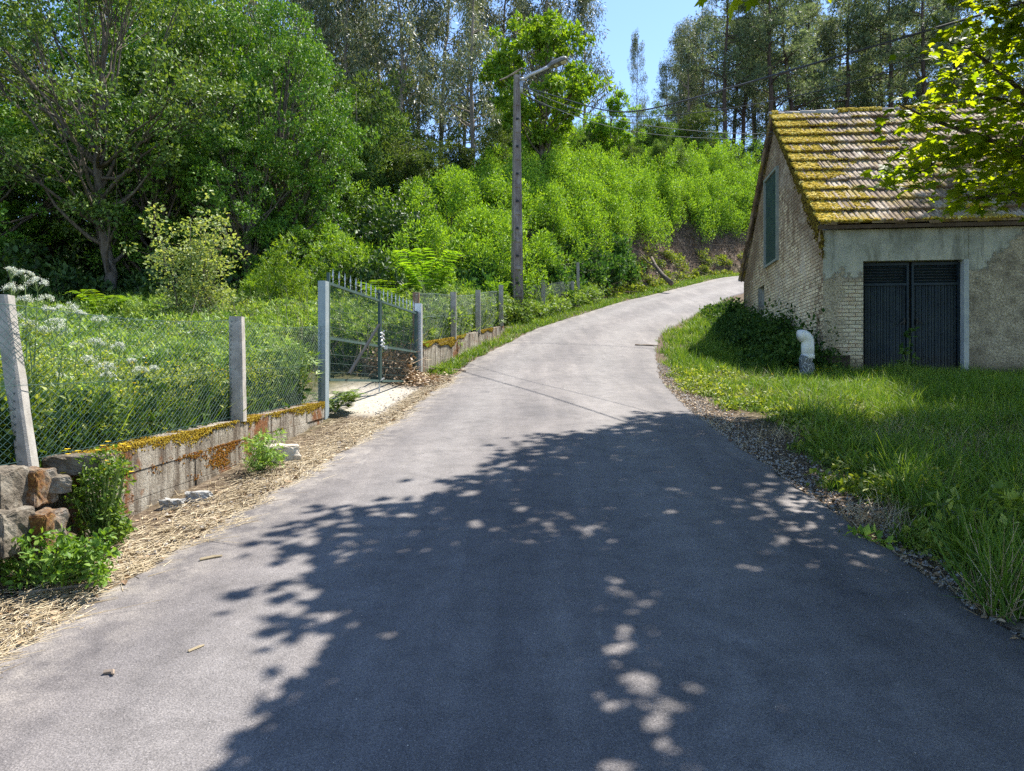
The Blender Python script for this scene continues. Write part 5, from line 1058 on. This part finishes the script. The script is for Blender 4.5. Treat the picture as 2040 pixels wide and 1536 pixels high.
# loose gravel at both road edges
pv = [(0, 0, .5), (.5, 0, 0), (0, .45, .05), (-.5, .05, 0), (0, -.5, -.02), (0, 0, -.3)]; pf = [(0, 1, 2), (0, 2, 3), (0, 3, 4), (0, 4, 1), (5, 2, 1), (5, 3, 2), (5, 4, 3), (5, 1, 4)]
g = Geo(); n = 9000; Y = R.uniform(2.4, 16, n); sd_ = R.random(n) < .6; X = np.where(sd_, XR(Y) + np.abs(R.normal(0, .3, n)) - .02, XL(Y) - np.abs(R.normal(0, .22, n)) + .02)
g.place(pv, pf, np.stack([X, Y, G(X, Y) + .004 + .03 * ((X > XL(Y)) & (X < XR(Y)))], -1), rand_dirs(n), rand_dirs(n, 1.5), np.abs(R.normal(0, .014, n)) + .008)
n = 500; Y = R.uniform(2.4, 12, n); X = XL(Y) + R.random(n) * (XR(Y) - XL(Y)); t = (X - XL(Y)) / (XR(Y) - XL(Y)); g.place(pv, pf, np.stack([X, Y, rY(Y) + .03 * (1 - (2 * t - 1) ** 2)], -1), rand_dirs(n), rand_dirs(n, 2), R.uniform(.004, .01, n))
tag(g.build('gravel', plain('gravel', [(.2, .18, .16), (.36, .33, .3), (.52, .5, .47)], 30, .9, .2, bmp=.3)), 'small loose stones along both edges of the tarmac', 'gravel', kind='stuff')

# ------------------------------------------------------------------ single plants and things near the fence
def stemplant(name, x, y, Y, H, heads, label, cat, group, headr=.055):
    X = (x - 1020) / 1500 * Y; zb = float(G(X, Y)); o = empty(name, (X, Y, zb), label, cat, group); base = np.array([X, Y, zb]); gs, gl, gh = Geo(), Geo(), Geo()
    mid = None
    for i, (hx_, hy_, r_) in enumerate(heads):
        hp = P(hx_, hy_, Y + R.normal(0, .08)) ; q = base + (hp - base) * .55 + R.normal(0, .03, 3)
        gs.tube([base, q, hp - [0, 0, .05]], [.008, .006, .0035], 5)
        nray = 16; a = R.uniform(0, 6.28, nray); rr = headr * r_ * np.sqrt(R.random(nray)); pts = hp + np.stack([np.cos(a) * rr, np.sin(a) * rr, .035 * r_ * (1 - (rr / (headr * r_)) ** 2)], -1)
        gs.tubes(np.repeat([hp - [0, 0, .05]], nray, 0), pts, .0014, .001, 3)
        k = 34; idx = np.repeat(np.arange(nray), k); pp = pts[idx] + R.normal(0, .0065 * r_, (nray * k, 3)) * [1, 1, .8]
        gh.place(LF[0], LF[1], pp, rand_dirs(nray * k), np.tile([0, 0, 1.], (nray * k, 1)) + R.normal(0, .5, (nray * k, 3)), .009)
        for t_ in (.3, .5, .7): cloud(gl, [base + (hp - base) * t_ + R.normal(0, .05, 3)], (.12, .12, .06), 26, .07, SPRIG, .2, 1.0, shell=.1)
    for gg, nm, mt in ((gs, 'stems', 'stem'), (gl, 'leaves', 'herb'), (gh, 'flower_heads', 'white')): wchild(gg, nm, MT[mt], o)
    return o
UG = 'white flowered umbel plants'
stemplant('umbel_plant', 70, 800, 5.3, 1, [(22, 543, 1), (50, 549, 1.0), (29, 577, 1.2), (75, 567, 1.3), (52, 599, 1.1)], 'tallest white umbel plant right of the leaning post, its heads highest against the dark wood', 'wildflower', UG)
stemplant('umbel_plant', 105, 800, 5.4, 1, [(93, 599, 1.1), (95, 618, .8), (135, 615, 1.3), (30, 635, 1.2), (60, 650, 1.1)], 'white umbel plant just below and right of the tallest one', 'wildflower', UG)
stemplant('umbel_plant', 140, 820, 5.8, 1, [(112, 645, 1.3), (120, 660, 1.4), (85, 660, 1), (160, 625, .7)], 'white umbel plant with a close pair of wide heads beside the fence wire', 'wildflower', UG)
stemplant('umbel_plant', 205, 820, 6.2, 1, [(198, 640, 1.3), (190, 688, 1.5), (238, 694, 1.3), (150, 690, 1)], 'white umbel plant in the middle of the fence bay with a head above the wire', 'wildflower', UG)
stemplant('umbel_plant', 215, 860, 5.6, 1, [(210, 735, 1.3), (175, 720, 1.1), (115, 752, 1), (215, 750, .9)], 'low white umbel plant amid the meadow left of the upright post', 'wildflower', UG)
stemplant('umbel_plant', 290, 850, 6.4, 1, [(280, 740, 1.1), (262, 722, .9), (305, 735, .8)], 'small white umbel plant nearest to the upright fence post', 'wildflower', UG)
# celandine against the wall
def leafbush(name, base, pts, per, rad, size, tpl, mat, label, cat, stem='stem', flowers=None, group=None, r0=.006):
    base = np.array(base, float); o = empty(name, base, label, cat, group); C = np.array(pts, float)
    gs = Geo(); gs.tubes(np.repeat([base], len(C), 0) + R.normal(0, .02, (len(C), 3)), C, r0, .0025, 4); wchild(gs, 'stems', MT[stem], o)
    gl = Geo(); cloud(gl, C, rad, per, size, tpl, .5, .8, shell=.3); wchild(gl, 'leaves', MT[mat], o)
    if flowers is not None:
        gf = Geo(); F_ = np.array(flowers, float); n = len(F_); idx = np.repeat(np.arange(n), 5); a = np.tile(np.arange(5) * 1.2566, n) + R.uniform(0, 6, n)[idx]; ax = np.stack([np.cos(a), np.sin(a), np.full(n * 5, .25)], -1)
        gf.place(LF2[0], LF2[1], F_[idx], ax, np.tile([0, -.3, 1.], (n * 5, 1)), .02); gs2 = Geo(); gs2.tubes(np.repeat([base + (F_.mean(0) - base) * .6], n, 0), F_, .002, .0015, 3)
        wchild(gf, 'flowers', MT['yellow'], o)
    return o
pts = [P(150 + 100 * R.beta(1.6, 1.3) * (1 - .25 * abs(q - .5)) + 12 * math.sin(q * 9), 900 + 175 * q, 4.75 + R.normal(0, .1)) for q in R.beta(1.3, 1.1, 120)]; pts = [p for p in pts if p[2] > G(p[0], p[1])]
fl = [P(x, y, 4.72) for x, y in ((135, 895), (155, 899), (135, 905), (205, 888), (215, 880), (230, 888), (245, 885), (258, 890), (125, 943), (212, 918), (220, 925), (208, 935), (195, 897), (262, 940))]
leafbush('celandine', ground_at(205, 1095), pts, 22, (.05, .05, .045), .03, LF2, 'celand', 'bushy celandine with small yellow flowers growing against the end of the slab wall', 'wildflower', flowers=fl)
pts = [P(R.uniform(0, 215), R.uniform(1062, 1165), 4.15 + R.normal(0, .1)) for _ in range(95)]; pts = [p for p in pts if p[2] > G(p[0], p[1]) - .02]
leafbush('low_weed', ground_at(100, 1170), pts, 26, (.055, .055, .03), .034, LF2, 'celand', 'low sprawling bright green weed below the old stones at the left edge', 'weed')
pts = [P(R.uniform(500, 560), R.uniform(868, 925), 6.8 + R.normal(0, .08)) for _ in range(26)]
leafbush('wall_weed', ground_at(520, 935), pts, 22, (.06, .06, .04), .06, SPRIG, 'fern', 'small ferny weed behind the pale boulder against the slab wall', 'weed')
def fern(name, base, n, L_, label, group='ferns and ash shoots', mat='fern', up=1.0, cat='fern'):
    base = np.array(base, float); o = empty(name, base, label, cat, group); g = Geo(); gs = Geo()
    for i in range(n):
        az = 6.283 * i / n + R.normal(0, .2); L1 = L_ * R.uniform(.7, 1.1); t = np.linspace(0, 1, 16); rr = L1 * .62 * t; zz = up * L1 * (.85 * t - .55 * t ** 2.2)
        c = base + np.stack([np.cos(az) * rr, np.sin(az) * rr, zz], -1); gs.tube(c[::3], np.linspace(.005, .002, 6), 4)
        dirv = np.array([math.cos(az), math.sin(az), .1]); sd = np.array([-math.sin(az), math.cos(az), 0.])
        for sgn in (-1, 1):
            k = np.arange(2, 16); ax = sd * sgn + dirv * .45 + R.normal(0, .06, (14, 3)); sc = L1 * .30 * np.sin(np.clip(1.05 - t[k] * .95, 0, 1) * 1.5)
            g.place([(0, 0, 0), (-.12, .3, .02), (-.1, .7, 0), (0, 1, -.08), (.1, .7, 0), (.12, .3, .02)], [(0, 5, 4, 3, 2, 1)], c[k], ax, np.tile([0, 0, 1.], (14, 1)), sc)
    wchild(gs, 'stalks', MT['stem'], o); wchild(g, 'fronds', MT[mat], o); return o
fern('fern', ground_at(668, 822), 15, .75, 'bright fern clump at the foot of the near gate post')
fern('fern', ground_at(690, 800) + [-.1, .3, 0], 10, .5, 'smaller fern just behind the clump at the near gate post')
fern('grass_clump', ground_at(875, 742), 16, .35, 'small bright green clump beside the far gate post at the wall foot', mat='lime', cat='clump')
fern('ash_shoot', (-3.0, 17.6, 1.0 + .75), 11, 1.25, 'bright yellow green ash shoots rising behind the far gate leaf', mat='lime', up=1.5, cat='ash shoot')
fern('ash_shoot', (-1.95, 17.2, 1.0 + 1.0), 13, 1.45, 'tallest yellow green ash shoot above the far gate post', mat='lime', up=1.8, cat='ash shoot')
fern('ash_shoot', (-.4, 21.5, 2.55), 8, .8, 'small yellow green ash shoot just left of the lamp pole', mat='lime', up=1.6, cat='ash shoot')
fern('ash_shoot', (-8.4, 15.5, 1.35), 10, 1.1, 'yellow green ash shoot above the meadow left of the sapling', mat='lime', up=1.4, cat='ash shoot')
fern('ash_shoot', (-7.0, 15.8, 1.25), 8, .9, 'yellow green ash shoot at the foot of the sapling', mat='lime', up=1.4, cat='ash shoot')
# climbing plant at the garage door, rosette and grass clumps in the verge
pts = [P(x, y, 15.35) for x, y in ((1805, 700), (1795, 695), (1812, 672), (1816, 655), (1822, 715), (1798, 718), (1808, 735), (1830, 742), (1790, 742), (1813, 690))]
leafbush('climbing_weed', P(1810, 752, 15.3), pts, 7, (.07, .05, .05), .11, LF2, 'bramble', 'dark leafy shoot growing up in front of the garage door', 'weed')
for x, y, s_, lb in ((1690, 877, .16, 'pale broad leaved rosette on the bare patch of the verge'), (1985, 1075, .34, 'upright lobed weed beside the grey rock at the right edge'), (1720, 1065, .16, 'small light green weed at the right tarmac edge')):
    b0 = ground_at(x, y); n = 11 if s_ < .3 else 30; pts = [b0 + np.array([R.normal(0, s_ * .45), R.normal(0, s_ * .45), R.uniform(.02, s_ * (.35 if s_ < .3 else 1))]) for _ in range(n)]
    leafbush('broadleaf_weed', b0, pts, 9, (.04, .04, .03), s_ * (.42 if s_ < .3 else .24), LF, 'herb', lb, 'weed')
for x, y, n, hh, lb in ((2000, 1225, 190, .5, 'big rush like grass clump in the lower right corner'), (1600, 780, 260, .32, 'sunlit tuft of long grass in front of the plastic pipe')):
    b0 = ground_at(x, y); o = empty('grass_tuft', b0, lb, 'grass tuft'); g = Geo(); X = b0[0] + R.normal(0, .12 if n < 200 else .22, n); Y = b0[1] + R.normal(0, .1, n); X = np.maximum(X, XR(Y) + .06); blades(g, X, Y, R.uniform(.5, 1.1, n) * hh, R.uniform(.006, .011, n) * (1 if n < 200 else 1.6), .35, curl=1.3); wchild(g, 'blades', MT['grass'], o)
    n = 30; A = np.repeat([b0], n, 0) + R.normal(0, .06, (n, 3)) * [1, 1, 0]; gs = Geo().tubes(A, A + np.stack([R.normal(0, .15, n), R.normal(0, .15, n), R.uniform(.4, 1, n) * hh], -1), .003, .001, 3); wchild(gs, 'dry_stalks', MT['drygrass'], o)
# fallen limbs on the bank, twigs on the road
tag(Geo().tube([P(1298, 512, 33), P(1306, 530, 32.6), P(1320, 548, 32), P(1338, 565, 31.4)], [.05, .07, .09, .11], 7).tube([P(1306, 530, 32.6), P(1290, 522, 32.8), P(1275, 505, 33)], [.05, .035, .02], 5).build('fallen_branch', MT['bark'], smooth=True), 'dark fallen branch sloping down the bare bank to the road', 'branch')
def twig(x, y, dx, dy, r_, lb, mat='twig'):
    a = ground_at(x, y); b0 = ground_at(x + dx, y + dy)
    def onr(p):
        t_ = (p[0] - XL(p[1])) / (XR(p[1]) - XL(p[1])); return np.array([p[0], p[1], rY(p[1]) + .03 * (1 - (2 * t_ - 1) ** 2) * (0 < t_ < 1) + r_ * .8])
    a, b0 = onr(a), onr(b0); m_ = (a + b0) / 2 + [.01, .015, .002]; tag(Geo().tube([a, m_, b0], [r_, r_ * 1.1, r_ * .5], 5).build('twig', MT[mat]), lb, 'twig', 'twigs lying on the road')
twig(375, 1300, 32, -12, .006, 'bent pale twig lying alone on the left of the road', 'drygrass'); twig(207, 1345, 18, 4, .010, 'short thick twig piece on the road at the lower left')
twig(398, 1118, 45, -8, .010, 'flat pale stick lying on the road near the straw band', 'drygrass'); twig(60, 1190, 180, -28, .008, 'long brown twig along the straw edge at the lower left')
twig(890, 739, 38, 2, .02, 'pale stick at the road edge beside the far gate post'); twig(1265, 688, 50, 6, .02, 'thin brown twig lying on the right side of the road')

# ------------------------------------------------------------------ the big maple on the right (trunk outside the view)
T0 = np.array([9.3, 6.6]); zt0 = float(G(T0[0], T0[1]))
mp = empty('maple_tree', (T0[0], T0[1], zt0), 'large maple reaching in from the right with bright sunlit leaves in front of the roof', 'maple')
gt, gl = Geo(), Geo(); fork = np.array([9.0, 6.8, 1.6])
trk = wobble_path(np.array([T0[0], T0[1], zt0 - .2]), fork, 8, .08, R); gt.tube(trk, np.linspace(.30, .21, 8), 12)
def xb(Y): return np.interp(Y, [0, 2.5, 2.95, 3.45, 3.8, 4.0, 4.25, 4.6, 4.8, 5.05, 5.3, 5.65, 6.0, 6.3, 6.6, 6.9, 7.4, 8.0, 8.35, 8.7, 9.1, 9.6], [-.3, -.25, -.12, .1, -.5, -.15, -1.0, -.45, -.3, -1.35, -.7, -.35, -.75, .1, .2, -.25, .7, .05, .75, .9, 1.0, 1.4])
clus = []
tries = 0
while len(clus) < 1250 and tries < 20000:
    tries += 1
    Y = R.uniform(-.5, 14.3); X0 = float(xb(Y)) if Y < 9.7 else 5.7 + .35 * abs(Y - 11) ; X = X0 + .5 + R.random() ** 1.25 * (10.0 - X0)
    hp = 2.2 + .60 * max(Y, 0) + abs(R.normal(0, .9)) + .25 * max(0, 4 - abs(X - 6)) * R.random()
    # shadow gaps low in the view
    if ((X + .08) / .92) ** 2 + ((Y - 2.72) / .62) ** 2 < 1: continue
    gz_ = float(G(X, Y)); k = hp / SD[2]; c = np.array([X, Y, gz_]) + SD * k
    yc = c[1] + .35
    if c[1] > .3 and c[0] - .68 * c[1] < .95 and c[2] - .512 * c[1] < .8: continue
    if c[2] < .8 or c[1] > 14.6 and c[2] < 6.5: continue
    clus.append(c)
tries = 0; n0 = len(clus)
while len(clus) < n0 + 1000 and tries < 30000:
    tries += 1; Y = R.uniform(-.5, 9.3); X0 = float(xb(Y)); X = X0 + .8 + R.random() * (6.2 - X0)
    if ((X + .08) / .92) ** 2 + ((Y - 2.72) / .62) ** 2 < 1: continue
    c = np.array([X, Y, float(G(X, Y))]) + SD * (2.4 + .62 * max(Y, 0) + abs(R.normal(0, 1.1))) / SD[2]
    if c[1] > .3 and c[0] - .68 * c[1] < .95 and c[2] - .512 * c[1] < .8: continue
    if c[2] > .8: clus.append(c)
for x0, y0, x1, y1 in ((670, 1060, 960, 1035), (690, 1152, 930, 1110), (810, 1222, 980, 1200), (930, 985, 1120, 975), (1080, 888, 1260, 880), (1060, 930, 1200, 925), (790, 1500, 835, 1480), (780, 1550, 820, 1530), (830, 1420, 865, 1400), (890, 1320, 980, 1290), (800, 1190, 920, 1180)):
    for t in np.linspace(0, 1, 11):
        q = ground_at(x0 + (x1 - x0) * t, y0 + (y1 - y0) * t + R.normal(0, 4)); c = q + SD * (2.6 + .62 * q[1] + R.uniform(0, .3)) / SD[2]
        if c[2] - .512 * c[1] > .45: clus.append(c)
tries = 0; n0 = len(clus)
while len(clus) < n0 + 420 and tries < 9000:
    tries += 1; Y = R.uniform(-.3, 4.8); X0 = float(xb(Y)); X = X0 + .8 + R.random() * (4.6 - X0)
    if ((X + .08) / .92) ** 2 + ((Y - 2.72) / .62) ** 2 < 1: continue
    c = np.array([X, Y, float(G(X, Y))]) + SD * (3.2 + .62 * max(Y, 0) + abs(R.normal(0, .8))) / SD[2]
    if c[0] - .68 * c[1] < .95 and c[2] - .512 * c[1] < .8: continue
    clus.append(c)
clus = np.array(clus)
vis = []
def spray(pts, n, sp, Y):
    pts = np.array(pts, float); t = R.random(n) * (len(pts) - 1); i = np.minimum(t.astype(int), len(pts) - 2); f = t - i
    p = pts[i] + (pts[i + 1] - pts[i]) * f[:, None]
    for x, y in p:
        vis.append(P(x + R.normal(0, sp * .8), y + R.normal(0, sp * .7), Y + R.normal(0, .3)))
B1 = [(2080, 330), (1960, 275), (1860, 240), (1785, 205)]; B2 = [(2090, 230), (2000, 150), (1935, 100), (1898, 70)]; B3 = [(2100, 300), (1980, 290), (1890, 300), (1850, 330), (1790, 345)]; B4 = [(2100, 400), (2010, 385), (1940, 395), (1918, 400)]; B5 = [(2080, 60), (2030, 25), (1985, 5)]; B6 = [(2060, 215), (1960, 190), (1880, 165)]
for bb, n, sp, Y in ((B1, 34, 15, 6.6), (B2, 30, 17, 6.9), (B3, 44, 19, 7.1), (B4, 20, 13, 6.7), (B5, 22, 20, 6.4), (B6, 26, 18, 7.0), ([(2100, 330), (2020, 335), (1960, 330)], 22, 26, 7.4)): spray(bb, int(n * .78), sp, Y)
vis = np.array(vis)
vt = vis[vis[:, 0] / vis[:, 1] < .64]; rel = clus[:, None] - vt[None]; al = rel @ SD; dist = np.linalg.norm(rel - al[..., None] * SD, axis=-1); clus = clus[~((dist < .42) & (al > 0)).any(1)]
limbs = []
def limb(a, b_, ra, rb_, n=9, amp=.12):
    p = wobble_path(np.array(a, float), np.array(b_, float), n, amp, R); gt.tube(p, np.linspace(ra, rb_, n), 8, cap=False)
    r_ = np.linspace(ra, rb_, n)
    for i in range(n): limbs.append((p[i], r_[i]))
    return p
for e, r0 in (((5.0, 6.9, 2.45), .07), ((5.2, 7.1, 3.4), .08), ((5.0, 7.0, 1.7), .05), ((6.4, 7.2, 4.2), .12), ((4.4, 3.9, 4.4), .08), ((2.9, 6.4, 4.9), .07), ((6.0, 11.2, 7.6), .13), ((8.6, 8.5, 7.5), .16), ((10.8, 10.8, 7.8), .13), ((11.8, 5.5, 6.3), .12), ((6.6, 2.0, 5.0), .12), ((3.5, 8.0, 6.6), .11), ((7.2, 5.2, 5.5), .12), ((4.4, 12.0, 8.6), .08)):
    limb(fork, e, r0, .02)
for bb, Y in ((B1, 6.6), (B2, 6.9), (B3, 7.1), (B4, 6.7), (B6, 7.0)):
    q = [P(x, y, Y) for x, y in bb]; s_ = min(limbs, key=lambda l: np.linalg.norm(l[0] - q[0]) + (0 if l[0][0] > q[0][0] else 3))[0]; gt.tube([s_] + q, np.linspace(.035, .006, len(q) + 1), 6, cap=False)
    for i in range(len(q) - 1): limbs.append(((q[i] + q[i + 1]) / 2, .01)); limbs.append((q[i], .01))
LP = np.array([l[0] for l in limbs])
allc = np.concatenate([clus, vis])
o_ = np.argsort(np.linalg.norm(allc - fork, axis=1)); pts_ = list(LP)
for c in allc[o_]:                                            # twigs grow from whatever branch is nearest
    A_ = np.array(pts_); j = int(np.argmin(np.linalg.norm(A_ - c, axis=1) + .5 * (A_[:, 2] > c[2] + .3) + .6 * (A_[:, 0] < c[0] - .2))); s0 = A_[j]; L_ = np.linalg.norm(c - s0)
    q = wobble_path(s0, c, 5, .22, R); gt.tube(q, np.linspace(.006 + .006 * min(L_, 1.5), .003, 5), 4, cap=False); pts_ += [q[2], q[4]]
def mleaves(C, per, size, rad):
    idx = np.repeat(np.arange(len(C)), per); n = len(idx); off = np.clip(R.normal(0, 1, (n, 3)), -1.7, 1.7) * rad; a = R.uniform(0, 6.283, n)
    ax = np.stack([np.cos(a), np.sin(a), R.uniform(-.9, .15, n)], -1); nn = np.stack([R.normal(0, .35, n), R.normal(0, .35, n) - .15, np.ones(n)], -1)
    gl.place(MAPLE[0], MAPLE[1], C[idx] + off, ax, nn, size * R.uniform(.6, 1.25, n))
mleaves(clus, 30, .165, (.30, .30, .17)); mleaves(vis, 12, .115, (.17, .2, .075))
gt.v = [v - np.array(mp.location) for v in gt.v]; gt.build('trunk', MT['bark'], mp, True)
gl.v = [v - np.array(mp.location) for v in gl.v]; gl.build('crown', MT['maple'], mp)
